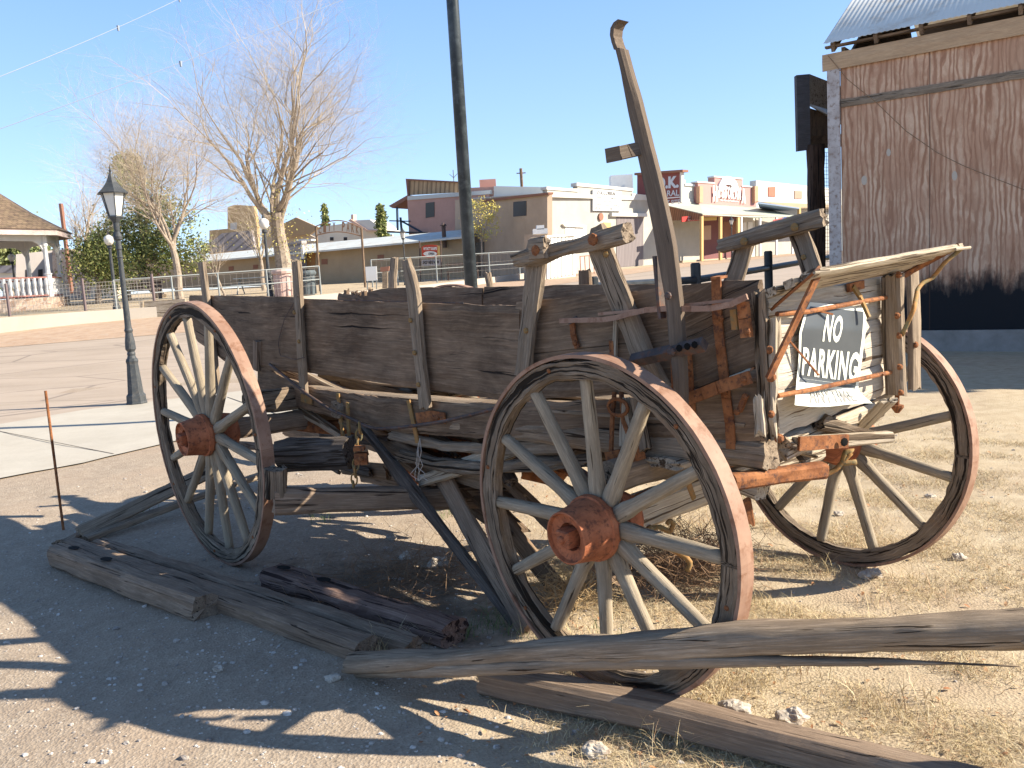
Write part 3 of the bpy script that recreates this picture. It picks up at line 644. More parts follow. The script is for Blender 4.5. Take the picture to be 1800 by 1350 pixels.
each([lambda mb,q=q: bolt(mb,TP(q[0],q[1],q[2]),nT,q[3],q[4]) for q in ((1577,483,.09,.011,.014),(1575,555,.09,.011,.014),(1578,590,.09,.011,.014),(1579,645,.09,.011,.014),(1581,690,.09,.011,.014),(1609,606,-.002,.012,.01),(1351,615,.05,.012,.012),(1352,663,.05,.014,.02),(1366,770,.03,.014,.02),(1354,728,.05,.011,.012))],'tail_bolt',M['rust'],wag)
mb=MB(); tube(mb,[TP(1577,694,.05),TP(1577,716,.05)],.009,8); lathe(mb,TP(1577,712,.05),-Z,[(0,.024),(.008,.024),(.03,.008)],10); mb.build('post_bolt',M['rust'],wag)
mb=MB(); tube(mb,[TP(1366,552,.03),TP(1420,548,.035),TP(1500,533,.035),TP(1563,522,.035)],.008,8); mb.build('tail_rod',M['rust'],wag)
mb=MB(); tube(mb,[TP(1367,696,.04),TP(1440,682,.045),TP(1567,654,.04)],.008,8); mb.build('tail_rod',M['rust'],wag)
# hinged shelf (lid) over the tail: hinge along the top edge, outer edge raised
h0=TP(1357,531,.0); h1=TP(1572,484,.0)
def outer(h,px_,py_):
    best=None
    for i in range(60):
        e=.02+i*.01
        q0=h+nT*e; n=Ww
        Q=pl(px_,py_,q0,nT)
        d=abs((Q-q0).dot(Ww))
        if best is None or d<best[0]: best=(d,Q,e)
    return best[1],best[2]
o0,e0=outer(h0,1438,470); o1,e1_=outer(h1,1690,428)
em=(e0+e1_)/2
o0=pl(1438,468,h0+nT*em,nT); o1=pl(1690,424,h0+nT*em,nT)
i0=pl(1333,514,h0+nT*.0,nT); i1=h1+Z*.03+Ww*.05

mb=MB(); ln=(o1-o0).cross(i0-o0).normalized(); ln=ln if ln.z>0 else -ln
# three planks across with jagged left edge
for q in range(3):
    a,b_=q/3+.004,(q+1)/3-.004
    j0=[0,.03,.0][q]
    A=[i0.lerp(o0,a),i1.lerp(o1,a)]; B=[i0.lerp(o0,b_),i1.lerp(o1,b_)]
    mb=MB(); slab(mb,B,A,ln,.026,seg=.03,m=4,jag=.006,bulge=.003,rag=.05); mb.build('lid_board',M['pale'],wag)
def rod(pts,w_,t,mat,name,up=nT):
    mb=MB()
    for a,b_ in zip(pts,pts[1:]): box(mb,a,b_,w_,t,up=up,ext=.004)
    return mb.build(name,M[mat],wag)
lo_=o0-ln*.035; 
rod([pl(1440,478,h0+nT*(em-.02),nT),TP(1352,663,.06)],.028,.009,'rust','lid_stay')
rod([pl(1436,474,h0+nT*em,nT),pl(1360,540,h0+nT*.02,nT)],.03,.008,'rust','lid_strap')
rod([pl(1684,432,h0+nT*em,nT),pl(1600,478,h0+nT*.05,nT),pl(1575,492,h0+nT*.03,nT)],.022,.008,'rust','lid_strap')
mb=MB(); tube(mb,resamp([pl(1689,438,h0+nT*em,nT),pl(1660,462,h0+nT*(em*.8),nT),pl(1640,488,h0+nT*(em*.6),nT),pl(1622,497,h0+nT*(em*.5),nT),pl(1613,508,h0+nT*(em*.5),nT),pl(1606,545,h0+nT*.14,nT),pl(1585,590,h0+nT*.10,nT)],24),.008,8); mb.build('lid_stay',M['rusty'],wag,smooth=True)
each([lambda mb,x=x,y=y: tube(mb,[pl(x-16,y+1,h0+nT*(em+.005),nT),pl(x+10,y-2,h0+nT*(em+.02),nT)],.006,6) for x,y in ((1447,478),(1695,437))],'hinge_pin',M['pale'],wag)
rod([TP(1500,505,.02),TP(1512,522,.03),TP(1527,556,.06)],.016,.01,'rusty','hasp')
rod([TP(1492,506,.012),TP(1516,500,.012)],.03,.012,'rust','hasp_plate')
rod([TP(1437,546,.03),TP(1462,552,.05)],.006,.006,'rust','nail',up=Z)
rod([TP(1389,600,.02),TP(1438,658,.05)],.005,.005,'rust','bent_wire',up=Z)
# hounds / brake bars projecting under the tail
a=atY(1284,848,2.62); b_=atY(1447,826,2.80); pb('hound_bar',[a,b_],.05,.052,'rust',rough=.004,rag=.003)
a=atY(1398,781,2.78); b_=atY(1562,768,3.0); pb('hound_bar',[a,b_],.05,.042,'pale',rough=.003,rag=.003)
mb=MB(); a=atY(1404,780,2.755); b_=atY(1490,775,2.865); box(mb,a,b_,.01,.046,up=Z); mb.build('hound_plate',M['rust'],wag)
each([lambda mb,q=q: bolt(mb,atY(*q),V((.3,-1,0)),.014,.003) for q in ((1330,840,2.645),(1484,777,2.83))],'bolt_hole',bpy.data.materials['hole_black'],wag)
a=atY(1432,745,2.9); b_=atY(1509,762,3.0); pb('loose_block',[a,b_],.08,.05,'rim',rough=.016,rag=.05,chips=.04)
a=atY(1296,780,2.75); b_=atY(1362,806,2.7); pb('stick',[a,b_],.03,.022,'gray',rough=.006)
a=atY(1470,700,3.25); b_=atY(1558,705,3.3)
pb('tail_brace',[atY(1562,704,2.95),atY(1508,758,3.15)],.06,.02,'pale',rough=.004)
pb('tail_brace',[atY(1494,690,3.2),atY(1490,760,3.2)],.05,.04,'pale',rough=.004)
pb('tail_sill',[TP(1368,790,-.05),TP(1470,745,-.05),TP(1540,720,-.05)],.08,.07,'pale',up=nT,rough=.006)
pb('front_hound',[atY(1268,835,2.9),atY(1342,860,2.75)],.07,.06,'pale',rough=.006)
pb('hanging_strap',[atY(1313,880,2.75),atY(1320,918,2.75)],.03,.015,'rust',rough=.003,up=V((0,1,0)))
pb('hanging_strap',[atY(1205,835,2.85),atY(1220,875,2.85)],.02,.012,'rusty',rough=.003,up=V((0,1,0)))
mb=MB()
q=[(1137,930),(1160,926),(1178,935),(1184,922),(1178,914),(1172,922)]; tube(mb,resamp([atY(x,y,2.95) for x,y in q],20),.009,8)
q=[(1140,925),(1160,950),(1185,968),(1205,978),(1214,990),(1208,1004)]; tube(mb,resamp([atY(x,y,2.92) for x,y in q],20),.010,8)
tube(mb,resamp([atY(x,y,3.05) for x,y in ((1445,838),(1470,825),(1492,800),(1500,792),(1485,795),(1480,815),(1505,812))],20),.010,8)
mb.build('hook_iron',M['rusty'],wag,smooth=True)
mb=MB()
for i in range(14):
    x0,y0=U(1270,1420),U(772,812); a=atY(x0,y0,U(2.75,3.1)); b_=atY(x0+U(-40,40),y0+U(-12,12),U(2.75,3.1)); mb=MB(); beam(mb,[a,b_],U(.015,.04),U(.01,.02),rough=.004,seg=.05,k=2); mb.build('splinter',M['gray'],wag)
# ================================================================ NO PARKING sign (nailed on the tail)
sg=thing('no_parking_sign','curled black and white NO PARKING ANYTIME sign nailed to the wagon tail boards','sign',TP(1460,715,.01))
m,t,b=newmat('sign_face_white'); b.inputs['Base Color'].default_value=(.72,.74,.66,1); M['swhite']=m; b.inputs['Roughness'].default_value=.5
M['sgrey']=plain('faded_sign_grey',(.28,.28,.27))
m,t,b=newmat('sign_face_black'); g=objc(t); c=mix(t,noise(t,g,9,5,.6),(.05,.058,.065),(.085,.095,.105)); t.links.new(c,b.inputs['Base Color']); b.inputs['Roughness'].default_value=.38; M['sblack']=m
# sign surface: (u,v) in 0..1, v down. px outline with curl distance
SL=[(0,1424,531),(.12,1416,545),(.35,1405,585),(.6,1404,625),(.85,1400,672),(1,1397,712)]
SR=[(0,1521,540),(.12,1523,556),(.35,1521,590),(.6,1514,640),(.85,1508,686),(1,1534,712)]
SO=[(0,.012),(.3,.03),(.6,.022),(.8,.012),(.92,.035),(1,.10)]
def SP(u,v,o=0):
    f=lambda T,k: float(np.interp(v,[a[0] for a in T],[a[k] for a in T]))
    x=f(SL,1)*(1-u)+f(SR,1)*u; y=f(SL,2)*(1-u)+f(SR,2)*u + (4*math.sin(u*5) if v>.9 else 0)*(v-.9)*10*.8
    d=f(SO,1)+.012*math.sin(u*math.pi)*(1-v)
    return TP(x,y,d+o)
def sgrid(u0,u1,v0,v1,o,mat,name,par,nu=16,nv=24,thick=0):
    mb=MB(); vs=[SP(u0+(u1-u0)*i/nu,v0+(v1-v0)*j/nv,o) for j in range(nv+1) for i in range(nu+1)]
    fs=[(j*(nu+1)+i,(j+1)*(nu+1)+i,(j+1)*(nu+1)+i+1,j*(nu+1)+i+1) for j in range(nv) for i in range(nu)]
    mb.add(vs,fs)
    if thick:
        mb.add([SP(u0+(u1-u0)*i/nu,v0+(v1-v0)*j/nv,o-thick) for j in range(nv+1) for i in range(nu+1)],[f[::-1] for f in fs])
    return mb.build(name,mat,par,smooth=True)
sgrid(0,1,0,1,0,M['swhite'],'panel',sg,thick=.0015)
sgrid(.045,.955,.06,.84,.0012,M['sblack'],'black_field',sg)
def stext(body,u0,u1,v0,v1,mat,bold=.05):
    c=bpy.data.curves.new('lettering','FONT'); c.body=body; c.offset=bold; c.resolution_u=3; c.space_character=1.12
    o=bpy.data.objects.new('lettering',c); me=bpy.data.meshes.new_from_object(o); bpy.data.objects.remove(o); bpy.data.curves.remove(c)
    co=np.array([v.co[:] for v in me.vertices]); 
    import bmesh
    bm=bmesh.new(); bm.from_mesh(me); bmesh.ops.triangulate(bm,faces=bm.faces[:]); bmesh.ops.subdivide_edges(bm,edges=[e for e in bm.edges if e.calc_length()>.12],cuts=2,use_grid_fill=False); bmesh.ops.triangulate(bm,faces=bm.faces[:])
    co=np.array([v.co[:] for v in bm.verts]); x0,x1,y0,y1=co[:,0].min(),co[:,0].max(),co[:,1].min(),co[:,1].max()
    bm.verts.index_update(); fs=[tuple(v.index for v in f.verts) for f in bm.faces]; bm.free(); bpy.data.meshes.remove(me)
    mb=MB(); mb.add([SP(u0+(u1-u0)*(a-x0)/(x1-x0),v1-(v1-v0)*(b_-y0)/(y1-y0),.0026) for a,b_,_ in co],fs); mb.build('lettering',mat,sg)
stext('NO',.36,.64,.14,.43,M['swhite'],.03)
stext('PARKING',.07,.95,.50,.78,M['swhite'],.035)
stext('ANYTIME',.20,.84,.87,.975,M['sgrey'],.02)
# ================================================================ things lying on the ground
def gb(name,label,cat,pts,w_,t,mat,group=None,up=Z,**k):
    mb=MB(); c=pts[0]; beam(mb,pts,w_,t,up=up,**k)
    root=thing(name,label,cat,V((c.x,c.y,0)),group)
    o=mb.build('log' if False else 'timber',M[mat],root); return root
def one(name,label,cat,pts,w_,t,mat,group=None,up=Z,**k):
    mb=MB(); beam(mb,pts,w_,t,up=up,**k)
    c=pts[0]; d=bpy.data
    mm=mb.build(name,M[mat]); 
    tag(mm,label,cat,group); return mm
def gp(x,y,z): return G(x,y,z)
GRP='weathered timbers lying around the wagon'
# timber with two mortise holes, front left. top face centre line at z .12
def holed(name,label,a,b_,w_,t,mat,holes,**k):
    root=thing(name,label,'timber',V((a.x,a.y,0)),GRP)
    mb=MB(); beam(mb,[a,a.lerp(b_,.5),b_],w_,t,**k); mb.build('timber_body',M[mat],root)
    for f in holes:
        q=a.lerp(b_,f)+Z*(t/2+.011); d=(b_-a).normalized(); m2=MB(); s=d.cross(Z)
        pts=[q+d*(math.cos(x)*.045)+s*(math.sin(x)*.025) for x in np.linspace(0,2*math.pi,13)[:-1]]
        m2.add(pts+[p-Z*.002 for p in pts],[tuple(range(12))]); m2.build('mortise_hole',bpy.data.materials['hole_black'],root)
    return root
a=gp(105,975,.06); b_=gp(362,1068,.06)
holed('holed_timber','thick grey timber with two dark holes in its top, nearest the gravel at left',a,b_,.13,.12,'timber',(.13,.38),rough=.008,rag=.05,seg=.03)
a=gp(125,962,.045); b_=gp(645,1145,.045)
one('timber','long grey timber running behind the holed one, ending at the split rail','timber',[a,a.lerp(b_,.5),b_],.115,.10,'timber',GRP,rough=.006,seg=.03)
a=gp(175,958,.04); b_=gp(728,1138,.04)
one('timber','thin narrow timber lying between the long timber and the front wheel, its end frayed','timber',[a,a.lerp(b_,.4),b_],.075,.085,'timber',GRP,rough=.007,rag=.05,seg=.03)
a=gp(480,1012,.05); b_=gp(800,1112,.05)
holed('dark_timber','dark reddish timber with holes and peeling bark lying under the wagon',a,b_,.15,.10,'rtimber',(.08,.33),rough=.012,rag=.03,seg=.03,chips=.02)
a=gp(142,938,.04); b_=gp(300,862,.17); c_=gp(395,815,.28)
one('leaning_board','board leaning against the left wheel, its far end raised and striped by light','board',[a,b_,c_],.10,.035,'gray',GRP,rough=.006,up=V((.3,-.6,.75)))
a=gp(150,948,.03); b_=gp(330,880,.06); c_=gp(460,835,.07)
one('board','thin board lying flat on the dirt behind the left wheel','board',[a,b_,c_],.07,.04,'gray',GRP,rough=.006)
a=gp(105,965,.03); b_=gp(135,950,.04)
one('rotten_stump','short dark rotten wood stub at the left end of the timbers','stump',[a,b_],.10,.07,'rim',rough=.03,rag=.05,chips=.05)
a=gp(852,1190,.05); b_=gp(1180,1258,.05); c_=gp(1500,1338,.05); d_=gp(1780,1408,.05)
one('squared_timber','squared brown timber lying in the dry grass at lower right, under the near wheel','timber',[a,b_,c_,d_],.105,.10,'timber',GRP,rough=.004,seg=.03,sharp=9)
# split foreground rail
pts=[G(618,1170,.06),atY(790,1163,2.75),atY(1000,1146,2.52),atY(1340,1128,2.30),atY(1830,1110,2.12)]
root=thing('split_rail','split grey log rail crossing the foreground in front of the near wheel','rail',V((pts[0].x,pts[0].y,0)))
mb=MB(); beam(mb,[p+Z*.008 for p in pts],.09,.086,up=Z,rough=.007,seg=.02,rag=.02,k=5,sharp=3,prof=[(0,1,.7),(.1,1.1,.75),(.2,.9,.62),(.35,1,.8),(.5,1,.95),(1,1.1,1.15)],chips=.008); mb.build('rail_log',M['gray'],root,smooth=True)
q=[G(632,1180,.03),atY(800,1176,2.72),atY(1000,1164,2.50),atY(1340,1160,2.28),atY(1600,1164,2.18),atY(1790,1171,2.14)]
mb=MB(); beam(mb,q,.06,.05,up=Z,rough=.005,seg=.02,rag=.01,k=3,prof=[(0,.9,.6),(.2,.9,.8),(.55,.8,.75),(.8,.5,.35),(1,.2,.12)]); mb.build('rail_splinter',M['gray'],root,smooth=True)
# rail support post off frame to the right
mb=MB(); p=pts[-1]; beam(mb,[V((p.x+.35,p.y-.12,0)),V((p.x+.35,p.y-.12,.5))],.12,.12,rough=.006); mb.build('support_post',M['gray'],root)
mb=MB(); beam(mb,[p+V((-.05,0,.0)),p+V((.45,-.18,.03))],.09,.085,rough=.008,k=5,sharp=3); mb.build('rail_end',M['gray'],root)
# rebar
a=GT(112,935); mb=MB(); h=upx(a,687); tube(mb,[a,a+V((-.0,0,h-a.z))],.0085,8); tag(mb.build('steel_rod',M['rust'],None),'thin rusty steel rod standing upright in the dirt at left','rod')
# stones ------------------------------------------------------
def stone_mesh(mb,c,r,sq=.6,o=None,sub=2,k=7,m_=5):
    o=o or V((U(0,90),U(0,90),U(0,90)))
    vs=[]
    a0=U(0,6)
    vs.append(c+Z*(r*sq))
    for i in range(1,m_):
        th=math.pi*i/m_
        for j in range(k):
            ph=2*math.pi*j/k+a0; d=V((math.sin(th)*math.cos(ph),math.sin(th)*math.sin(ph)*.75,math.cos(th)*sq)); f=1+.5*N.noise(d*1.5+o)+(.16*N.noise(d*5+o)+.07*N.noise(d*13+o) if k>9 else 0)
            vs.append(c+d*(r*f))
    vs.append(c-Z*(r*sq)); n=len(vs)
    fs=[(0,1+j,1+(j+1)%k) for j in range(k)]
    for i in range(m_-2):
        for j in range(k): a=1+i*k+j; b=1+i*k+(j+1)%k; fs.append((a,a+k,b+k,b))
    fs+=[(n-1,1+(m_-2)*k+(j+1)%k,1+(m_-2)*k+j) for j in range(k)]
    mb.add(vs,fs)
M['stone']=spotty('pale_stone',(.36,.30,.24),(.56,.51,.44),(.28,.22,.17),14,.9,.6,.006)
M['pebble']=spotty('pebble',(.20,.17,.15),(.52,.47,.42),(.62,.6,.57),7,.9,0,co='o')
rocks=[(772,995,.06,'pale rounded rock in the shade under the wagon'),(1230,1060,.0,''),(1530,1012,.05,'pinkish rock beside the far wheel in dry grass'),(715,985,.04,'small rock under the wagon near the hanging beam'),(540,905,.03,'small pale stone beneath the hanging beam'),(400,835,.03,'small stone between the left wheel spokes'),(1290,1250,.06,'flat pale stone beside the foot of the near wheel'),(1395,1262,.05,'white stone with dark shadow in the straw at lower right'),(1045,1318,.045,'white jagged stone at the bottom edge beside the squared timber'),(1685,985,.035,'stone lying in straw right of the far wheel'),(1475,905,.03,'small stone seen between the far wheel spokes'),(1312,838,.03,''),(1635,875,.03,'stone on the lit dirt right of the far wheel hub'),(690,950,.035,'stone at the edge of sunlight under the wagon'),(385,1190,.022,'small white stone on shaded gravel at bottom left'),(585,1204,.028,'pale pebble by the end of the split rail')]
for x,y,r,lab in rocks:
    if not r or not lab: continue
    p=G(x,y,0); p.z=float(gz(p.x,p.y))+r*.25; mb=MB(); stone_mesh(mb,p,r,.55,k=26,m_=18); tag(mb.build('rock',M['stone']),lab,'rock','loose rocks around the wagon')
rs=np.random.RandomState(5)
mb=MB()
for i in range(7000):
    if i<5400: x=rs.uniform(-3.3,.6); y=2.0+rs.exponential(1.5)+rs.uniform(-.6,0); 
    else: x=rs.uniform(-3.5,4); y=rs.uniform(1.8,8)
    if y>7 : continue
    r=.0022+rs.exponential(.0024); r=min(r,.016)
    stone_mesh(mb,V((x,y,float(gz(x,y))+r*.15)),r)
tag(mb.build('gravel',M['pebble']),'loose pale and grey gravel scattered over the dirt','gravel',kind='stuff')
# dry grass ---------------------------------------------------
def blades(n,area,hr,wr,mat,name,label,dens=None,lean=.6,curl=3):
    vs=[];fs=[];cnt=0
    while cnt<n:
        x,y=area()
        if dens and rs.rand()>dens(x,y): continue
        cnt+=1; z=float(gz(x,y)); h=rs.uniform(*hr); w_=rs.uniform(*wr); a=rs.uniform(0,6.28); l=rs.uniform(.2,1)*lean*h*1.6; ca,sa=math.cos(a),math.sin(a); b=rs.uniform(0,6.28); cb,sb=math.cos(b)*w_,math.sin(b)*w_
        o=len(vs)
        for k_ in range(curl+1):
            f=k_/curl; ww=1-f*.85; q=(x+ca*l*f*f,y+sa*l*f*f,z+h*f*(1-.25*f*lean)-.003)
            vs.append((q[0]-cb*ww,q[1]-sb*ww,q[2])); vs.append((q[0]+cb*ww,q[1]+sb*ww,q[2]))
        for k_ in range(curl): fs.append((o+2*k_,o+2*k_+1,o+2*k_+3,o+2*k_+2))
    mb=MB(); mb.add(vs,fs); return tag(mb.build(name,mat),label,'grass',kind='stuff')
def grassmat(name,cols):
    m,t,b=newmat(name); g=objc(t); v=nd(t,'ShaderNodeTexWhiteNoise'); gi=nd(t,'ShaderNodeNewGeometry'); t.links.new(gi.outputs['Random Per Island'],v.inputs[0]) if False else None
    c=ramp(t,gi.outputs['Random Per Island'],cols); t.links.new(c,b.inputs['Base Color'])
    b.inputs['Roughness'].default_value=.8; return m
M['straw']=grassmat('dry_straw',[(0,(.36,.26,.13)),(.4,(.54,.43,.24)),(.8,(.70,.60,.40)),(1,(.42,.22,.12))])
M['green']=grassmat('green_weed',[(0,(.06,.10,.03)),(1,(.2,.27,.10))])
def clump(seed,sc_): return lambda x,y: max(0,min(1,.15+1.6*(N.noise(V((x*sc_,y*sc_,seed)))+.12)))
def edge(x,y):
    e=x-(-.15)+ .5*N.noise(V((x*1.2,y*1.2,4))); 
    if y>6.5: return .25*clump(3,2)(x,y)
    return (0 if e<0 else min(1,e*1.6))*clump(3,2.6)(x,y)
blades(110000,lambda:(rs.uniform(-.4,4.2),1.9+rs.beta(1,1.6)*6),(.010,.06),(.0006,.0016),M['straw'],'dry_grass','low matted straw coloured dry grass over the lit ground',edge,1.5,2)
def tufts(pl_,n,hr,r,mat,name,label,lean=.7):
    L=[G(x,y,0) for x,y in pl_]
    return blades(n*len(L),lambda:(lambda q:(q.x+rs.normal(0,r),q.y+rs.normal(0,r)))(L[rs.randint(len(L))]),hr,(.0008,.002),mat,name,label,None,lean,4)
tufts([(x,y) for x,y in ((960,1205),(1010,1195),(900,1170),(1190,1230),(1170,1270),(1240,1225),(1000,1100),(1040,1130),(960,1110),(1080,1190),(1180,1310),(1075,1260),(1340,1120),(1390,1080),(1320,1060),(1450,1160),(1330,1190),(1600,1020),(1500,960),(1440,1000),(1400,1180),(1280,1200),(1540,1240),(1690,1180),(1620,1230),(700,1140),(670,1150),(760,1130),(1530,1060))],48,(.04,.13),.045,M['straw'],'dry_grass','taller dry grass tufts around the wheels and timbers',.8)
tufts([(x,y) for x,y in ((860,1090),(900,1100),(880,1075),(840,1105),(950,1120),(800,1120),(915,1060),(1000,1150),(250,900),(790,905),(1060,1110),(560,915)) ],36,(.03,.09),.05,M['green'],'weeds','thin green weeds growing under the wagon and by the timbers',.7)
# dry bush behind the near front wheel
def twigbush(c,r,h,n,mat,name,label,seg=.05):
    mb=MB()
    for i in range(n):
        p=c+V((rs.normal(0,r*.5),rs.normal(0,r*.5),U(0,h*.8))); d=V((rs.normal(),rs.normal(),rs.normal()*.5)).normalized(); P_=[p]
        for k_ in range(3): d=(d+V((rs.normal(),rs.normal(),rs.normal()))*.45).normalized(); q=P_[-1]+d*seg; q.z=max(q.z,.004); P_.append(q)
        tube(mb,P_,[.0014,.0012,.001,.0006],3,cap=False)
    return tag(mb.build(name,mat),label,'bush')
M['twig']=plain('brown_twig',(.27,.17,.10),.9)
twigbush(G(1200,1010,0),.30,.22,1500,M['twig'],'dry_bush','brown tangled dry bush behind the near wheel hub')
twigbush(G(1000,1060,0),.16,.16,350,plain('straw_twig',(.42,.30,.16),.9),'dry_shrub','pale dead shrub at the left foot of the near wheel')
twigbush(G(720,1020,0),.45,.05,500,M['twig'],'twig_litter','dark twig litter on the soil beneath the wagon bed',.07)
# fallen leaves
vs=[];fs=[]
for i in range(900):
    x=rs.uniform(-.4,4); y=2+rs.exponential(1.3); z=float(gz(x,y))+.008; a=rs.uniform(0,6.3); s=rs.uniform(.006,.016); o=len(vs); ti=rs.uniform(-.5,.5)
    for dx,dy in ((-1,0),(-.3,.5),(.6,.45),(1,0),(.5,-.45),(-.3,-.5)): vs.append((x+s*(dx*math.cos(a)-dy*math.sin(a)),y+s*(dx*math.sin(a)+dy*math.cos(a)),z+s*ti*dx+s*.3*abs(dy)))
    fs.append(tuple(range(o,o+6)))
mb=MB(); mb.add(vs,fs); tag(mb.build('fallen_leaves',grassmat('dry_leaf',[(0,(.30,.13,.06)),(.6,(.48,.26,.13)),(1,(.55,.42,.25))])),'small curled brown leaves scattered in the dry grass','leaves',kind='stuff')
# ================================================================ lamps, pole, barn
M['glass']=spotty('milky_lamp_glass',(.62,.60,.55),(.72,.70,.64),None,3,.35,0)
def lantern_lamp(b0,H,label,big=True,group='street lamps'):
    t_=thing('street_lamp',label,'street lamp',b0,group)
    k=H/3.35
    mb=MB(); pr=[(0,.155),(.03,.16),(.05,.15),(.14,.145),(.17,.12),(.18,.118),(.62,.085),(.66,.095),(.69,.085),(.70,.075)]
    lathe(mb,b0,Z,[(a*k,b*k) for a,b in pr],8); mb.build('pedestal',M['lamp'],t_)
    mb=MB(); pr=[(.69,.07),(.74,.055),(.77,.06),(.80,.05),(.84,.075),(.95,.07),(1.08,.05),(1.12,.062),(1.15,.05),(1.2,.046),(2.18,.034),(2.20,.045),(2.22,.034),(2.30,.033),(2.32,.045),(2.36,.04),(2.44,.036),(2.46,.06),(2.50,.065),(2.54,.05),(2.57,.035),(2.60,.04),(2.70,.045)]
    lathe(mb,b0,Z,[(a*k,b*k) for a,b in pr],18); mb.build('post',M['lamp'],t_,smooth=False)
    c=b0+Z*2.70*k
    mb=MB(); lathe(mb,c,Z,[(0,.045*k),(.07*k,.10*k),(.075*k,.11*k),(.10*k,.11*k)],6); 
    mb.build('lantern_base',M['lamp'],t_)
    mb=MB(); lathe(mb,c,Z,[(.10*k,.095*k),(.42*k,.165*k)],6); mb.build('lantern_glass',M['glass'],t_)
    for j in range(6):
        mb=MB(); a=2*math.pi*j/6
        _,s,u=V((0,0,1)),V((1,0,0)),V((0,1,0))
        d=s*math.cos(a)+u*math.sin(a); box(mb,c+Z*.10*k+d*.098*k,c+Z*.43*k+d*.17*k,.014*k,.014*k,up=d); mb.build('lantern_bar',M['lamp'],t_)
    mb=MB(); lathe(mb,c,Z,[(.42*k,.17*k),(.415*k,.225*k),(.43*k,.23*k),(.50*k,.15*k),(.58*k,.085*k),(.66*k,.045*k),(.70*k,.03*k)],6); lathe(mb,c,Z,[(.69*k,.025*k),(.73*k,.012*k),(.75*k,.022*k),(.77*k,.01*k),(.84*k,.003*k)],8)
    mb.build('lantern_roof',M['lamp'],t_)
    return t_
q=GT(241,711); H=upx(q,289)-q.z
lantern_lamp(V((q.x,q.y,q.z)),H*3.35/3.54,'dark ornate street lamp with six sided lantern standing by the sidewalk at left')
def globe_lamp(x,Y,ytop,label):
    b0=base(x,Y); H=upx(b0,ytop)-b0.z; t_=thing('street_lamp',label,'street lamp',b0,'street lamps'); k=H/3.3
    mb=MB(); lathe(mb,b0,Z,[(a*k,b*k) for a,b in ((0,.16),(.15,.15),(.2,.11),(.9,.09),(.95,.11),(1.0,.07),(2.5,.055),(2.55,.1),(2.62,.1),(2.66,.07))],12); mb.build('post',M['lamp'],t_)
    mb=MB(); lathe(mb,b0,Z,[(a*k,b*k) for a,b in ((2.66,.08),(2.75,.16),(2.9,.2),(3.0,.18),(3.06,.10),(3.1,.05))],14); mb.build('globe',M['glass'],t_,smooth=True)
    mb=MB(); lathe(mb,b0,Z,[(a*k,b*k) for a,b in ((3.07,.07),(3.16,.06),(3.2,.03),(3.3,.01))],8); mb.build('finial',M['lamp'],t_)
globe_lamp(472,35,374,'grey globe street lamp in front of the large bare tree')
globe_lamp(198,33,404,'globe street lamp in front of the dark evergreen')
globe_lamp(24,42,440,'distant globe street lamp seen through the gazebo')
b0=base(713,40); lantern_lamp(b0,(upx(b0,397)-b0.z)*.95,'small distant lantern street lamp by the tan wall')
b0=base(1288,50); lantern_lamp(b0,(upx(b0,378)-b0.z)*.95,'lantern street lamp standing before the shop porch')
# utility pole
M['pole']=spotty('black_pole_paint',(.022,.03,.036),(.05,.062,.072),(.07,.085,.095),3,.38,.03)
b0=base(827,9.5); b0.x=atY(828,500,9.5).x
mb=MB(); tube(mb,[b0,b0+Z*9.0],[.073,.058],24); tag(mb.build('metal_pole',M['pole'],smooth=True),'tall black metal pole rising behind the wagon out of the picture','pole')
# barn ---------------------------------------------------------
Bp=atY(1480,592,13.2); Bp.z=0; Q=atY(1800,592,11.75); bd=V((Q.x-Bp.x,Q.y-Bp.y,0)).normalized(); bn=V((bd.y,-bd.x,0)) # bn: outward towards camera
if bn.dot(CAM-Bp)<0: bn=-bn
def BP(x,y,o=0): return pl(x,y,Bp+bn*o,bn)
barn=thing('barn','tall weathered plywood barn with corrugated metal roof at right','barn',Bp)
m,t,b=newmat('weathered_plywood'); g=attr(t)
n1=noise(t,mapping(t,g,(9,.9,9)),1,6,.62,1.8); n2=noise(t,mapping(t,g,(26,1.4,26)),1,6,.7,2.2); n3=noise(t,mapping(t,g,(3,.7,3)),1,5,.6,.8)
c=ramp(t,n1,[(.3,(.37,.195,.115)),(.5,(.48,.27,.17)),(.72,(.57,.35,.23))])
wa=nd(t,'ShaderNodeTexWave',wave_type='BANDS',bands_direction='X'); wa.inputs['Scale'].default_value=3.2; wa.inputs['Distortion'].default_value=13; wa.inputs['Detail'].default_value=4; wa.inputs['Detail Scale'].default_value=.9; wa.inputs['Detail Roughness'].default_value=.55; t.links.new(mapping(t,g,(1.3,.30,1)),wa.inputs['Vector'])
pm=nd(t,'ShaderNodeMath',operation='MULTIPLY'); t.links.new(ramp(t,wa.outputs['Fac'],[(.45,0),(.62,1)]),pm.inputs[0]); t.links.new(ramp(t,noise(t,mapping(t,g,(2.2,1.1,1)),1.4,6,.7,.5),[(.42,.1),(.62,.95)]),pm.inputs[1])
c=mix(t,pm.outputs[0],c,(.70,.49,.34)); c=mix(t,ramp(t,wa.outputs['Fac'],[(.08,.55),(.2,0)]),c,(.30,.15,.09))
wv=ramp(t,n2,[(.58,0),(.64,.45)]); c=mix(t,wv,c,(.52,.36,.22))
c=mix(t,ramp(t,n3,[(.5,0),(.7,.35)]),c,(.48,.31,.205))
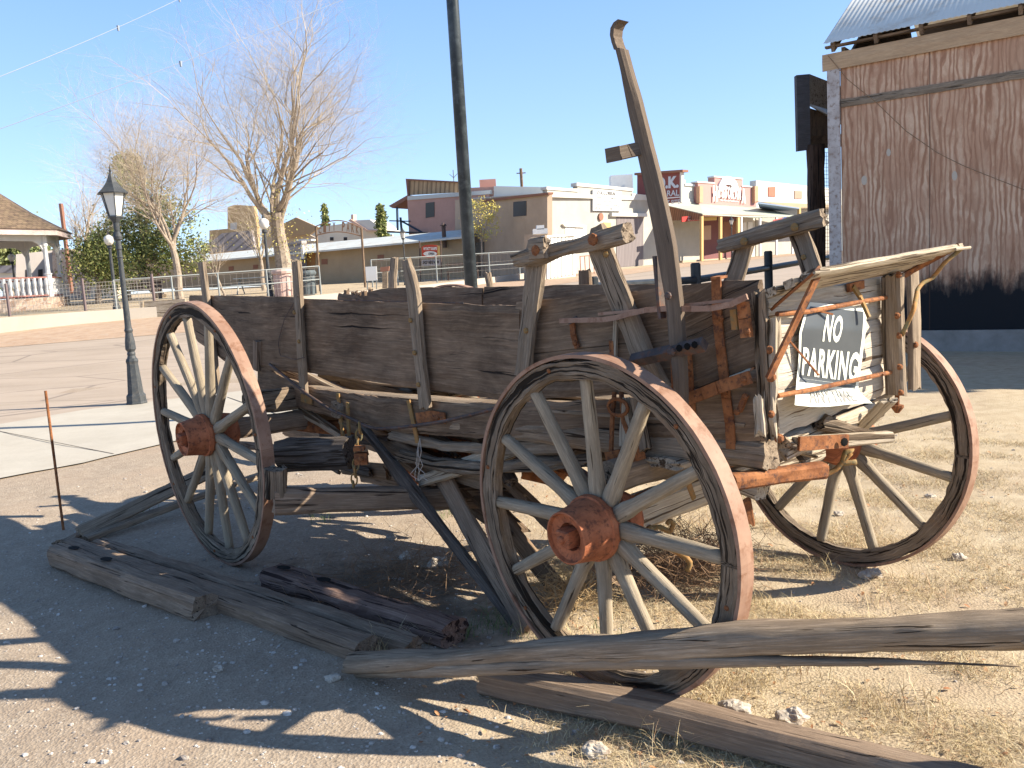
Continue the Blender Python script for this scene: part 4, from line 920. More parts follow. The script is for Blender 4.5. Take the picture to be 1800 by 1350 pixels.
# tar stain along the foot of the wall, with its own ragged edge
se=nd(t,'ShaderNodeSeparateXYZ'); t.links.new(g,se.inputs[0]); ns=noise(t,mapping(t,g,(2.2,.8,1)),1.2,7,.7)
mm=nd(t,'ShaderNodeMath',operation='MULTIPLY_ADD'); t.links.new(ns,mm.inputs[0]); mm.inputs[1].default_value=-1.05; t.links.new(se.outputs['Y'],mm.inputs[2])
c=mix(t,ramp(t,mm.outputs[0],[(.0,1),(.12,.8),(.3,0)]),c,(.014,.015,.018))
# vertical grooves
gr=nd(t,'ShaderNodeMath',operation='PINGPONG'); t.links.new(se.outputs['X'],gr.inputs[0]); gr.inputs[1].default_value=.61
c=mix(t,ramp(t,gr.outputs[0],[(0,.85),(.012,0)]),c,(.06,.035,.025))
t.links.new(c,b.inputs['Base Color']); bump(t,b,n2,.35,.008); b.inputs['Roughness'].default_value=.88; M['ply']=m
M['fascia']=wood('fascia_board_wood',(.36,.23,.13),(.52,.35,.21),(.62,.45,.29),sa=.35,stain=(.2,.12,.07),crack=.3,bs=.3)
M['whitep']=spotty('chipped_white_paint',(.40,.34,.31),(.55,.5,.47),(.25,.18,.14),5,.8,.2,th=(.3,.6))
Lb=9.0
zc=upx(BP(1640,580),580); zt=upx(BP(1480,118),118)
mb=MB(); n_=40
vs=[];gs=[];
p0=Bp+bd*.02
for z_ in (zc,zt+.05):
    for q in (p0,p0+bd*Lb,p0+bd*Lb-bn*.06,p0-bn*.06):
        vs.append(V((q.x,q.y,z_))); gs.append(((q-p0).dot(bd),z_-zc,0))
mb.add(vs,[(0,1,5,4),(1,2,6,5),(2,3,7,6),(3,0,4,7),(4,5,6,7),(3,2,1,0)],gs); mb.build('plywood_wall',M['ply'],barn)
Dp=6.0
mb=MB(); e=-bn
def quadw(mb,a,b_,z0,z1,th,nn):
    prism(mb,[V((a.x,a.y,z0)),V((b_.x,b_.y,z0)),V((b_.x,b_.y,z1)),V((a.x,a.y,z1))],nn*th)
quadw(mb,Bp+bd*.02-bn*.07,Bp-bn*Dp+bd*.02,zc,zt+.3,.05,bd); mb.build('side_wall',M['gray'],barn)
mb=MB(); quadw(mb,Bp-bn*Dp,Bp-bn*Dp+bd*Lb,zc,zt+.3,.05,bn); mb.build('back_wall',M['gray'],barn)
mb=MB(); quadw(mb,Bp+bn*.05-bd*.1,Bp+bn*.05+bd*Lb,-.3,zc-.004,-Dp-.1,bn); mb.build('foundation',spotty('foundation_concrete',(.22,.2,.18),(.32,.29,.27),None,3,.9,.2),barn)
mb=MB(); a=BP(1474,590,.03); quadw(mb,Bp-bd*.16,Bp+bd*.015,zc,zt,.05,bn); mb.build('corner_board',M['whitep'],barn)
f0=BP(1445,111,.06); fz=(upx(f0,97),upx(f0,126)); mb=MB(); slab(mb,[V((f0.x,f0.y,fz[0])),V((f0.x,f0.y,fz[0]))+bd*Lb],[V((f0.x,f0.y,fz[1])),V((f0.x,f0.y,fz[1]))+bd*Lb],bn,.04,seg=.3,m=2,jag=.002); mb.build('fascia_board',M['fascia'],barn)
f1=BP(1478,182,.03); fz1=(upx(f1,175),upx(f1,189)); mb=MB(); slab(mb,[V((f1.x,f1.y,fz1[0])),V((f1.x,f1.y,fz1[0]))+bd*Lb],[V((f1.x,f1.y,fz1[1])),V((f1.x,f1.y,fz1[1]))+bd*Lb],bn,.03,seg=.1,m=2,jag=.01); mb.build('batten',M['gray'],barn)
# roof: eave above the fascia, corrugated, sloping up to the back
ev=BP(1447,77,.18); ez=upx(ev,77); ev=V((ev.x,ev.y,ez)); sl=math.tan(rad(31))
mb=MB(); vs=[];fs=[]; nn=int(Lb/.019); dep=4.2
for i in range(nn+1):
    x=Lb*i/nn; zz=.005*math.sin(x/.076*2*math.pi)
    for j in (0,1): 
        for k_ in (0,1):
            q=ev+bd*x-bn*(dep*j); vs.append((q.x,q.y,ez+dep*sl*j+zz-k_*.004))
for i in range(nn):
    o=i*4; fs+=[(o,o+4,o+6,o+2),(o+1,o+3,o+7,o+5),(o,o+1,o+5,o+4),(o+2,o+6,o+7,o+3)]
mb.add(vs,fs); M['tin']=spotty('corrugated_tin',(.70,.70,.66),(.78,.78,.74),(.62,.57,.5),.8,.5,.1,metal=.1,co='o'); mb.build('corrugated_roof',M['tin'],barn,smooth=True)
# back slope
mb=MB(); q=[ev-bn*dep+Z*(dep*sl),ev-bn*dep+bd*Lb+Z*(dep*sl),ev-bn*(dep+3)+bd*Lb+Z*(dep*sl-1.5),ev-bn*(dep+3)+Z*(dep*sl-1.5)]; prism(mb,q,-Z*.02); mb.build('roof_back_slope',M['tin'],barn)
for i in range(16):
    x=.12+i*.6; a=ev+bd*x+bn*-.05-Z*.07; mb=MB(); box(mb,a,a-bn*(dep-.1)+Z*((dep-.1)*sl),.05,.13); mb.build('rafter',M['side'],barn)
mb=MB(); q=ev-bn*.12-Z*.04; box(mb,q,q+bd*Lb,.09,.03); mb.build('purlin',M['side'],barn)
mb=MB(); q=[V((Bp.x,Bp.y,zt+.02))-bn*.1,V((Bp.x,Bp.y,zt+.02))-bn*Dp,V((Bp.x,Bp.y,ez+2.0))-bn*(3.9)]; prism(mb,q,bd*.04); mb.build('gable_wall',M['side'],barn)
for x_ in (Lb-.05,):
    mb=MB(); b0_=Bp+bd*x_; q=[V((b0_.x,b0_.y,zc)),V((b0_.x,b0_.y,zt+.3))-bn*.1,V((b0_.x,b0_.y,ez+2.3))-bn*4.0,V((b0_.x,b0_.y,zt+.3))-bn*Dp,V((b0_.x,b0_.y,zc))-bn*Dp]; prism(mb,q,bd*.04); mb.build('end_wall',M['side'],barn)
mb=MB(); q=[V((Bp.x,Bp.y,zt+.02))-bn*.12,V((Bp.x,Bp.y,zt+.02))-bn*Dp]; prism(mb,[q[0],q[0]+bd*Lb,q[1]+bd*Lb,q[1]],-Z*.05); mb.build('loft_floor',M['side'],barn)
mb=MB(); quadw(mb,Bp-bn*(Dp-.1),Bp-bn*(Dp-.1)+bd*Lb,zt,zt+1.7,.05,bn); mb.build('back_wall_upper',M['side'],barn)

pts=[BP(1455,97,.08),BP(1490,140,.06),BP(1540,180,.07),BP(1592,230,.05),BP(1650,270,.06),BP(1697,293,.05),BP(1760,318,.06),BP(1830,345,.06)]; tube(mb,resamp(pts,40),.005,4); mb.build('dead_vine',M['twig'],barn)
# knot scars on the plywood
each([lambda mb,q=q: prism(mb,[BP(q[0]+math.cos(a)*q[2],q[1]+math.sin(a)*q[2]*1.7,.003) for a in np.linspace(0,6.283,11)[:-1]],bn*.002) for q in ((1519,317,5),(1678,309,5),(1562,268,4))],'patch',plain('plywood_patch',(.55,.47,.38)),barn)
# porch post and false front end beyond the barn corner
pf=thing('false_front','dark timber post carrying the end of a boarded false front, left of the barn','porch',base(1434,15.2))
Pp=atY(1434,300,15.2); 
def at15(x,y,Y=15.2): return atY(x,y,Y)
mb=MB(); z0=tz(Pp.x,15.2)-.2; beam(mb,[V((Pp.x,15.2,z0)),V((Pp.x,15.2,at15(1434,255).z))],.27,.24,rough=.01,seg=.2); mb.build('post',wood('tarred_post_wood',(.03,.017,.012),(.07,.04,.028),(.13,.085,.06),sa=.5,stain=(.015,.01,.008)),pf)
mb=MB(); prism(mb,[at15(1400,132),at15(1423,130),at15(1425,262),at15(1403,265)],V((0,.12,0))); mb.build('end_board',wood('dark_gray_board',(.05,.048,.05),(.10,.095,.1),(.17,.16,.16),sa=.4,crack=.3),pf)
mb=MB(); prism(mb,[at15(1423,130,15.33),at15(1500,160,17),at15(1500,230,17),at15(1424,185,15.33)],V((.0,.05,0))); mb.build('boarded_front',M['pale'],pf)
mb=MB(); prism(mb,[at15(1423,262,15.33),at15(1470,255,16.6),at15(1470,205,16.6),at15(1424,190,15.33)],V((.02,.10,0))); mb.build('beam_side',M['side'],pf)
mb=MB(); prism(mb,[at15(1424,186,15.3),at15(1475,212,15.5),at15(1475,204,15.9),at15(1428,184,15.9)],V((0,0,.03))); mb.build('flashing',M['tin'],pf)
mb=MB(); prism(mb,[at15(1424,262,15.3),at15(1520,252,16.2),at15(1520,232,16.2),at15(1424,240,15.3)],V((.02,.14,0))); mb.build('cross_beam',M['side'],pf)
def bars(mb,P00,P10,P01,nu,nv,th):
    "wire grid over parallelogram"
    for i in range(nu+1): a=P00.lerp(P10,i/nu); box(mb,a,a+(P01-P00),th,th)
    for j in range(nv+1): a=P00.lerp(P01,j/nv); box(mb,a,a+(P10-P00),th,th)
mesh_=thing('wire_mesh','green tinted wire mesh panel between the dark post and the barn corner','fence',base(1455,15.6))
mb=MB(); a=at15(1444,460,15.4); b_=at15(1478,460,15.4); zt_=at15(1444,268,15.4).z-a.z; bars(mb,a,b_,a+Z*zt_,6,30,.006); mb.build('mesh',plain('mesh_wire',(.07,.09,.06),.5,.3),mesh_)
# dark round rail fence beyond the wagon
rf_=thing('rail_fence','low black round post and rail fence just beyond the wagon','fence',base(1223,12.2))
P_=[]
for x,Y,yt in ((1223,12.2,462),(1351,15.0,441),(1040,9.6,486)):
    b0=atY(x,480,Y); b0=V((b0.x,b0.y,tz(b0.x,b0.y)-.1)); h=upx(b0,yt); mb=MB(); tube(mb,[b0,V((b0.x,b0.y,h-.02)),V((b0.x,b0.y,h))],[.072,.072,.055],14); mb.build('post',M['black'],rf_); P_.append((b0,h))
def rl(x,y,Y): return atY(x,y,Y)
mb=MB(); tube(mb,[rl(1040,505,9.6),rl(1223,492,12.2),rl(1351,471,15.0),rl(1460,452,17.6)],.052,12); mb.build('rail',M['black'],rf_)
# ================================================================ the street and the park behind
class FC:
    def __init__(s,xl,yl,xr,yr,y=470):
        a=atY(xl,y,yl); b_=atY(xr,y,yr); a.z=b_.z=0; s.a=a; s.d=(b_-a).normalized(); s.n=V((s.d.y,-s.d.x,0))
        if s.n.dot(CAM-a)<0: s.n=-s.n
    def P(s,x,y,o=0): return pl(x,y,s.a+s.n*o,s.n)
    def poly(s,mb,pts,o=0,th=.1): prism(mb,[s.P(x,y,o) for x,y in pts],-s.n*th)
    def part(s,name,mat,par,pts,o=0,th=.1):
        mb=MB(); s.poly(mb,pts,o,th); return mb.build(name,mat,par)
    def rect(s,name,mat,par,x0,y0,x1,y1,o=0,th=.1,sl=-.06):
        "px rectangle whose horizontal edges follow slope sl"
        d=(x1-x0)*sl; return s.part(name,mat,par,[(x0,y0),(x1,y0+d),(x1,y1+d),(x0,y1)],o,th)
    def text(s,body,mat,par,x0,y0,x1,y1,o=.03,bold=.02,sl=-.06):
        "lettering from px (x0,y1) lower left to (x1,y0) upper right"
        p=s.P(x0,y1,o); q=s.P(x1,y1+(x1-x0)*sl,o); r_=s.P(x0,y0,o); return textm(body,p,(q-p).normalized(),(r_-p).normalized(),(q-p).length,(r_-p).length,mat,'lettering',par,0.0,bold)
def stucco(name,c,v=.12,s=.6):
    m,t,b=newmat(name); g=objc(t); n=noise(t,g,s,8,.7); c0=tuple(x*(1-v) for x in c); c1=tuple(min(.9,x*(1+v)) for x in c)
    cc=ramp(t,n,[(.3,c0),(.7,c1)]); cc=mix(t,ramp(t,noise(t,mapping(t,g,(1,1,.15)),1.5,5,.6),[(.55,0),(.8,.35)]),cc,tuple(x*.7 for x in c)); t.links.new(cc,b.inputs['Base Color']); bump(t,b,noise(t,g,25,4,.6),.2,.02); b.inputs['Roughness'].default_value=.92; return m
def planks(name,c,v=.3,pw=.2,axis='X'):
    m,t,b=newmat(name); g=attr(t); se=nd(t,'ShaderNodeSeparateXYZ'); t.links.new(g,se.inputs[0]); pp=nd(t,'ShaderNodeMath',operation='PINGPONG'); t.links.new(se.outputs[axis],pp.inputs[0]); pp.inputs[1].default_value=pw/2
    n=noise(t,mapping(t,g,(1.8,.3,1) if axis=='X' else (.3,1.8,1)),2,6,.7); cc=ramp(t,n,[(.3,tuple(x*(1-v) for x in c)),(.7,tuple(min(.9,x*(1+v)) for x in c))])
    cc=mix(t,ramp(t,pp.outputs[0],[(0,.8),(.12,0)]),cc,tuple(x*.3 for x in c)); t.links.new(cc,b.inputs['Base Color']); b.inputs['Roughness'].default_value=.85; return m
W_=stucco('white_stucco',(.40,.38,.335)); WT=stucco('white_trim',(.58,.565,.52),.04); TAN=stucco('tan_stucco',(.40,.305,.20)); TAN2=stucco('light_tan_stucco',(.43,.33,.245)); PK=stucco('pink_stucco',(.50,.29,.23)); 
PINK=stucco('pink_facade',(.48,.25,.225),.06); DR=stucco('dark_red_paint',(.24,.05,.045),.1); GW=stucco('gray_white_wall',(.55,.53,.48)); DK=plain('dark_opening',(.03,.025,.025),.4); WG=plain('window_glass',(.05,.06,.065),.15); BR=planks('brown_planks',(.30,.17,.11)); YP=plain('yellow_post_paint',(.48,.33,.14)); WHT=plain('white_paint',(.74,.74,.72)); MR=stucco('maroon_wall',(.20,.09,.09),.1); GD=planks('gray_door_boards',(.30,.26,.26),.15,.15); GREENTIN=spotty('pale_green_tin',(.36,.39,.33),(.44,.47,.40),None,.5,.6,0,co='o'); TINW=spotty('pale_tin_roof',(.52,.55,.53),(.62,.64,.62),(.5,.47,.42),.5,.6,0,co='o'); BLU=plain('dark_blue_paint',(.03,.05,.08)); BRICK=stucco('rust_brown_trim',(.26,.13,.09)); ORG=stucco('ochre_stucco',(.50,.33,.17)); GRR=planks('gray_shingle_roof',(.32,.29,.29),.15,.5,'Y'); YG=plain('yellow_sign',(.6,.42,.16)); GRY=plain('grey_lettering',(.14,.135,.13)); STONE=None
# ---- white false-front building (stagecoach gate)
F1=FC(962,44,1232,56); S1=FC(800,53,962,44)
b1=thing('corner_store','white stucco false front building with a large wooden gate and a painted wall sign','building',F1.P(962,497))
F1.part('front_wall',W_,b1,[(962,510),(962,333),(1015,331),(1015,326),(1112,334),(1112,346),(1232,356),(1232,472)],0,.3)
F1.part('parapet_cap',WT,b1,[(961,333),(961,328),(1017,333),(1017,337)],.06,.4)
F1.part('parapet_cap',WT,b1,[(1014,327),(1014,321),(1113,331),(1113,336)],.06,.4)
F1.part('parapet_cap',WT,b1,[(1111,345),(1111,340),(1150,344),(1150,349)],.06,.4)
S1.part('side_wall',TAN2,b1,[(800,352),(962,339),(962,505),(800,515)],0,.3)
S1.part('roof_edge',BRICK,b1,[(848,351),(964,338),(964,342),(848,355)],.15,.3)
w1=S1.part('window',DK,b1,[(902,355),(925,353),(925,379),(902,381)],.02,.06); S1.part('sill',BRICK,w1,[(900,381),(927,379),(927,381),(900,383)],.08,.1)
w1=S1.part('window',DK,b1,[(836,427),(851,425),(851,446),(836,448)],.02,.06); S1.part('frame',BRICK,w1,[(849,425),(852,425),(852,447),(849,447)],.06,.1)
mb=MB(); prism(mb,[S1.P(962,339,-.1),F1.P(1232,350,-.1),F1.P(1232,350,-9),S1.P(800,350,-8)],-Z*.2); mb.build('roof',WT,b1)
for x0,x1 in ((996,1010),(1013,1029)):
    wf=F1.part('window',WHT,b1,[(x0-2,399),(x1+2,400),(x1+2,432),(x0-2,433)],.03,.06); F1.part('pane',WG,wf,[(x0,401),(x1,402),(x1,430),(x0,431)],.06,.04)
F1.part('window_header',WT,b1,[(990,394),(1032,396),(1029,400),(993,398)],.14,.2)
gate=F1.part('gate',GD,b1,[(1084,378),(1131,381),(1131,466),(1084,470)],.03,.08); F1.part('gate_header',WT,b1,[(1076,374),(1138,375),(1138,381),(1076,380)],.2,.3); F1.part('dark_jamb',DK,gate,[(1124,382),(1132,382),(1132,467),(1124,467)],.12,.1)
F1.part('wagon_wheel_ornament',BRICK,b1,[(1057+4*math.cos(a),381+7*math.sin(a)) for a in np.linspace(0,6.28,13)[:-1]],.1,.06)
F1.part('poster',YG,b1,[(1061,391),(1074,392),(1074,400),(1061,400)],.05,.03)
s_=thing('wall_sign','white painted wall sign with rows of grey lettering on the white corner building','sign',F1.P(1068,370,.1))
F1.part('panel',WHT,s_,[(1043,333),(1092,336),(1092,371),(1043,370)],.14,.1)
F1.text('O.K.CORRAL',GRY,s_,1050,335,1083,341.5,.16,.02,.065)
for j,(tx,x0,x1) in enumerate((('STAGE LINE COMPANY',1050,1087),('OFFICE AND FREIGHT',1047,1085),('LIVERY FEED STABLE',1047,1089),('EST 1879',1047,1088))):
    F1.text(tx,plain('faint_lettering',(.24,.24,.24)) if j==0 else bpy.data.materials['faint_lettering'],s_,x0,345+j*6.2,x1,348.6+j*6.2,.16,.01,.06)
c_=thing('evaporative_cooler','white box cooler on the flat roof of the corner building','cooler',F1.P(1090,328,-1)); mb=MB(); q=F1.P(1092,334,-2); abox(mb,(q.x-.65,q.y-.5,q.z-.1),(q.x+.65,q.y+.5,q.z+.85)); mb.build('cooler_cabinet',WHT,c_)
# ---- white walled enclosure with fence pickets at the corner
E1=FC(958,36,1012,37.5); E0=FC(921,37.5,958,36)
en=thing('picket_enclosure','small cream fenced enclosure with a stepped cap in front of the corner building','fence',E1.P(958,495))
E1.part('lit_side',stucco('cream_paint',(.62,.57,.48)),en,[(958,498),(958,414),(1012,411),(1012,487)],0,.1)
E0.part('shaded_side',TAN2,en,[(921,505),(921,413),(958,413),(958,498)],0,.1)  # same enclosure as the lit side, its shade put in as darker tan
for i in range(8):
    x=962+i*6.5; E1.part('picket',WHT,en,[(x,418),(x+4.6,417.7),(x+4.6,489-i*1.1),(x,490-i*1.1)],.05,.05)
E1.part('cap_rail',WHT,en,[(956,415),(1013,411),(1013,414),(956,418)],.1,.15)
for a,b_,y0,y1 in ((937,962,403,412),(943,956,397,404)):
    mb=MB(); q=atY((a+b_)/2,y1,37.5); hw=(b_-a)/2/FP*37.5; h=(y1-y0)/FP*37.5; abox(mb,(q.x-hw,q.y-.4,q.z),(q.x+hw,q.y+.4,q.z+h)); mb.build('stepped_cap',WHT,en)
# ---- O.K. Corral porch building
OK=FC(1128,52,1200,50.0)
ok=thing('roof_sign','large dark red roof sign with pale O.K. CORRAL GUNFIGHT SITE lettering','sign',OK.P(1160,357))
M['okred']=stucco('sign_red',(.25,.085,.075),.12,.8)
OK.part('panel',M['okred'],ok,[(1120,362),(1120,307),(1196,302),(1196,355)],0,.15)
OK.part('cap',BRICK,ok,[(1115,308),(1115,304),(1200,298),(1200,302)],.25,.6)
OK.part('edge_board',WT,ok,[(1195,302),(1198,302),(1198,356),(1195,357)],.05,.25)
OK.part('divider',WHT,ok,[(1121,351.3),(1195,345.6),(1195,347.4),(1121,353.1)],.03,.02)
LT=plain('pale_blue_lettering',(.55,.58,.62))
OK.text('O.K.',LT,ok,1152,312,1193,333,.03,.05,-.075); OK.text('CORRAL',LT,ok,1146,337,1194,347.5,.03,.02,-.075); OK.text('GUNFIGHT SITE',LT,ok,1136,355,1195,362.5,.03,.02,-.075)
mb=MB(); q0=OK.P(1119,362,-.1); tube(mb,[OK.P(1145,370,-.3),OK.P(1146,303,-.3)],.07,6); mb.build('sign_post',BRICK,ok)
# wall under the porch: recessed plane
R0=FC(1140,52,1400,66); EV=FC(1232,49.5,1400,60.5)
pb_=thing('porch_store','long covered porch store with maroon walls, yellow posts and a pale green tin porch roof','building',R0.P(1240,460))
R0.part('store_wall',TAN,pb_,[(1165,470),(1165,352),(1232,352),(1232,464)],0,.3)
R0.part('maroon_wall',MR,pb_,[(1232,462),(1232,360),(1300,360),(1300,458)],.02,.3)
R0.part('white_wall',GW,pb_,[(1300,458),(1300,362),(1420,366),(1420,452)],0,.3)
mb=MB(); q=[EV.P(1166,362,-.5),EV.P(1235,375.5),EV.P(1303,379.5),EV.P(1398,379),R0.P(1330,362),R0.P(1231,356.5),R0.P(1180,356.5)]
q=[EV.P(1235,375.5),EV.P(1303,379.5),EV.P(1330,382),EV.P(1398,379),R0.P(1330,363,.1),R0.P(1231,357,.1),R0.P(1168,360,.1)]
ctr=sum(q,V((0,0,0)))/len(q); mb.add(q+[p-Z*.06 for p in q],[tuple(range(7)),tuple(range(13,6,-1))]+[(i,(i+1)%7,7+(i+1)%7,7+i) for i in range(7)]); mb.build('porch_roof',GREENTIN,pb_)
mb=MB(); q=[R0.P(1166,361,.2),EV.P(1235,377),EV.P(1235,386),R0.P(1166,388,.2)]; prism(mb,q,V((-.03,.06,0))); mb.build('gable_boarding',BR,pb_)
EV.part('porch_fascia',BR,pb_,[(1235,376),(1398,380),(1398,382),(1235,380)],-.02,.08)
for x,ya,yb in ((1235,380,459),(1268,381,457),(1299,382,455)):
    p_=EV.part('porch_post',YP,pb_,[(x-1.8,ya),(x+1.8,ya),(x+1.8,yb),(x-1.8,yb)],0,.12)
    for s in (-1,1): EV.part('bracket',YP,p_,[(x,ya+16),(x+s*7,ya+2),(x+s*8.5,ya+2),(x,ya+19)],0,.1)
for x,yb in ((1304,453),(1337,450),(1366,448),(1394,447)): EV.part('porch_post',WHT,pb_,[(x-1.1,381),(x+1.1,381),(x+1.1,yb),(x-1.1,yb)],0,.1)
d_=R0.part('door',DR,pb_,[(1182,391),(1196,390.5),(1196,455),(1182,456)],.06,.08); R0.part('door_glass',WG,d_,[(1184,394),(1188,394),(1188,432),(1184,432)],.09,.03); R0.part('door_glass',WG,d_,[(1191,394),(1195,394),(1195,431),(1191,431)],.09,.03)
R0.part('door_frame',plain('cream_frame',(.52,.42,.28)),pb_,[(1179,388),(1199,387),(1199,456),(1196.5,456),(1196.5,390),(1182,391),(1182,457),(1179,457)],.1,.08)
for x0,x1 in ((1202,1214),(1168,1178)):
    w1=R0.part('window',BRICK,pb_,[(x0-1.5,391),(x1+1.5,390),(x1+1.5,433),(x0-1.5,434)],.05,.05); R0.part('pane',WG,w1,[(x0,393),(x1,392),(x1,430),(x0,431)],.08,.03)
w1=R0.part('window',BRICK,pb_,[(1271,390),(1296,388),(1296,425),(1271,427)],.06,.05); R0.part('pane',WG,w1,[(1273,393),(1294,391),(1294,422),(1273,424)],.09,.03)
R0.part('notice_board',plain('tan_board',(.5,.33,.24)),pb_,[(1237,397),(1250,396),(1250,421),(1237,422)],.08,.04)
for x0,x1,y0 in ((1305,1311,392),(1316,1322,391),(1340,1352,389),(1368,1378,395)):
    w1=R0.part('window',WHT,pb_,[(x0-1,y0-1),(x1+1,y0-1),(x1+1,y0+26),(x0-1,y0+26)],.05,.05); R0.part('pane',WG,w1,[(x0,y0),(x1,y0),(x1,y0+24),(x0,y0+24)],.08,.03)
R0.part('door',DR,pb_,[(1352,400),(1359,400),(1359,446),(1352,446)],.06,.08)
hs=thing('hanging_sign','red and cream hanging sign under the porch fascia of the porch store','sign',EV.P(1230,384))
R1_=FC(1200,50.5,1262,54)
R1_.part('red_panel',stucco('sign_bright_red',(.42,.05,.045),.1),hs,[(1199,381),(1231,378),(1231,387.5),(1199,390)],.3,.05); R1_.part('cream_panel',YG,hs,[(1238,382),(1260,381),(1260,387),(1238,388)],.3,.05)
R1_.text('O.K. CORRAL',WHT,hs,1209,380.5,1230,383.5,.32,.02); R1_.text('GUNFIGHT SITE',WHT,hs,1209,385,1230,388,.32,.02)
R0.part('walk_edge',TAN2,pb_,[(1200,458),(1300,452),(1300,455),(1200,463)],1.2,1.2)
# grey block between the signs and pink facade
H=FC(1198,54,1330,60.5)
gb_=thing('grey_facade','narrow pale grey parapet building between the red roof sign and the pink facade','building',H.P(1212,450))
H.part('front_wall',GW,gb_,[(1197,362),(1197,316),(1205,316),(1205,324),(1227,327),(1227,362)],-.3,.4); H.part('cap',WHT,gb_,[(1205,322),(1228,325),(1228,328),(1205,326)],-.2,.4)
pk=thing('pink_theatre','pink stepped facade with a white arch and large white HISTORAMA letters','building',H.P(1280,450))
H.part('front_wall',PINK,pk,[(1227,366),(1227,321),(1256,323),(1256,311),(1305,315),(1305,328),(1330,330),(1330,366)],0,.5)
H.part('coping',WT,pk,[(1226,321),(1226,318.5),(1257,320.5),(1257,323)],.06,.5); H.part('coping',WT,pk,[(1255,311.5),(1255,309),(1306,313),(1306,315.5)],.06,.5); H.part('coping',WT,pk,[(1304,328),(1304,325.5),(1330,328),(1330,330)],.06,.5)
A_o=[(1281+17*math.cos(a)*-1,333-24*math.sin(a)) for a in np.linspace(0,math.pi,15)]; A_i=[(1281+9*math.cos(a),337-13*math.sin(a)) for a in np.linspace(0,math.pi,13)]
mb=MB(); n=14
ao=[H.P(1281-17*math.cos(a),333-24*math.sin(a)+ (1 if a>1.5 else 0),.15) for a in np.linspace(0,math.pi,n+1)]; ai=[H.P(1281-10*math.cos(a),338-14*math.sin(a),.15) for a in np.linspace(0,math.pi,n+1)]
for i in range(n): prism(mb,[ao[i],ao[i+1],ai[i+1],ai[i]],-H.n*.14)
mb.build('arch_ornament',WHT,pk)
lx=[1254,1263,1268.5,1273.5,1279.5,1285.5,1291.5,1297,1304]
for ch,x in zip('HISTORAMA',lx):
    big=ch=='H' and x==1254 or x==1304; h0,h1=(326,354) if x==1254 else ((331,357) if x==1304 else (327+(x-1263)*.05,347.5+(x-1263)*.09)); wd=7 if big else (5.2 if ch!='I' else 3)
    H.text(ch,WHT,pk,x,h0,x+wd,h1,.12,.05,.05)
H.text('The Story of Tombstone',WHT,pk,1266,350,1298,354,.05,.02,.07)
for x in (1230,1327): H.part('pilaster',plain('orange_pilaster',(.5,.29,.18)),pk,[(x,327),(x+6,327),(x+6,356),(x,356)],.25,.25)
wb=thing('white_store','white square fronted building at the far end of the street with two small pictures','building',H.P(1370,450))
WBf=FC(1329,60.5,1475,68)
WBf.part('front_wall',WT,wb,[(1329,366),(1329,317),(1480,333),(1480,366)],0,.5); WBf.part('lower_wall',W_,wb,[(1329,366),(1480,366),(1480,452),(1329,452)],-.5,.3)
WBf.part('porch_edge',plain('tan_porch_edge',(.42,.31,.2)),wb,[(1332,354),(1480,361),(1480,366),(1400,365)],2.2,.3)
mb=MB(); q=[WBf.P(1332,355,2.3),WBf.P(1405,365,2.3),WBf.P(1405,378,.3),WBf.P(1335,364,.3)]; prism(mb,q,-Z*.08); mb.build('awning',plain('blue_awning',(.2,.27,.38)),wb)
WBf.part('wall_picture',plain('red_picture',(.45,.16,.10)),wb,[(1351,329),(1363,328),(1363,346),(1351,345)],.05,.05); WBf.part('wall_picture',plain('brown_picture',(.42,.27,.2)),wb,[(1397,335),(1410,336),(1410,349),(1397,349)],.05,.05)
WBf.part('awning_post',YP,wb,[(1405,365),(1408,365),(1408,450),(1405,450)],2.2,.15)
fl=thing('flag','small red and white striped flag with a blue corner hanging from the porch','flag',EV.P(1370,395,.5))
FLR=plain('flag_red',(.5,.06,.06)); 
for i in range(7):
    EV.part('stripe',FLR if i%2==0 else WHT,fl,[(1359,387+i*1.9),(1375,383+i*1.9),(1375,384.9+i*1.9),(1359,388.9+i*1.9)],.5,.02)
EV.part('canton',plain('flag_blue',(.06,.09,.25)),fl,[(1375,383),(1383,381),(1383,388),(1375,390)],.5,.02); EV.part('pole',YP,fl,[(1382,392),(1384,392),(1376,381),(1375,381)],.45,.03)
# ---- pink two storey block with board parapet
P1=FC(716,66,870,62)
pk2=thing('adobe_block','pinkish adobe building with wooden board parapet and outside stair','building',P1.P(760,470))
P1.part('front_wall',PK,pk2,[(716,350),(860,340),(860,480),(722,480)],0,.3)
P1.part('coping',WT,pk2,[(716,345),(862,334),(862,341),(716,352)],.1,.5)
P1.part('upper_wall',PK,pk2,[(828,330),(868,328),(870,350),(828,350)],-.2,2); P1.part('white_parapet',WT,pk2,[(868,327),(960,329),(960,345),(868,350)],-.1,2)
P1.part('board_parapet',planks('yellow_brown_planks',(.46,.30,.17),.25,.4),pk2,[(717,315),(806,321),(806,338),(718,343)],-.5,.15)
P1.part('parapet_edge',BRICK,pk2,[(713,314),(806,319),(806,321.5),(718,317),(718,345),(716,345)],-.4,.2)
wdw=P1.part('window',plain('dark_frame',(.10,.10,.09)),pk2,[(748,357),(763,355),(763,381),(748,383)],.05,.08)
for x0,x1 in ((750,755),(757,762)): P1.part('pane',plain('greenish_pane',(.16,.2,.18),.2),wdw,[(x0,359),(x1,358.5),(x1,380),(x0,381)],.08,.04)
P1.part('porch_roof',BRICK,pk2,[(683,362),(716,343),(716,350),(690,366)],0,2.5)
for a_,b_ in (((697,364),(698,405)),((703,382),(705,407))): P1.part('stair_post',BLU,pk2,[(a_[0]-1,a_[1]),(a_[0]+1,a_[1]),(b_[0]+1,b_[1]),(b_[0]-1,b_[1])],.1,.15)
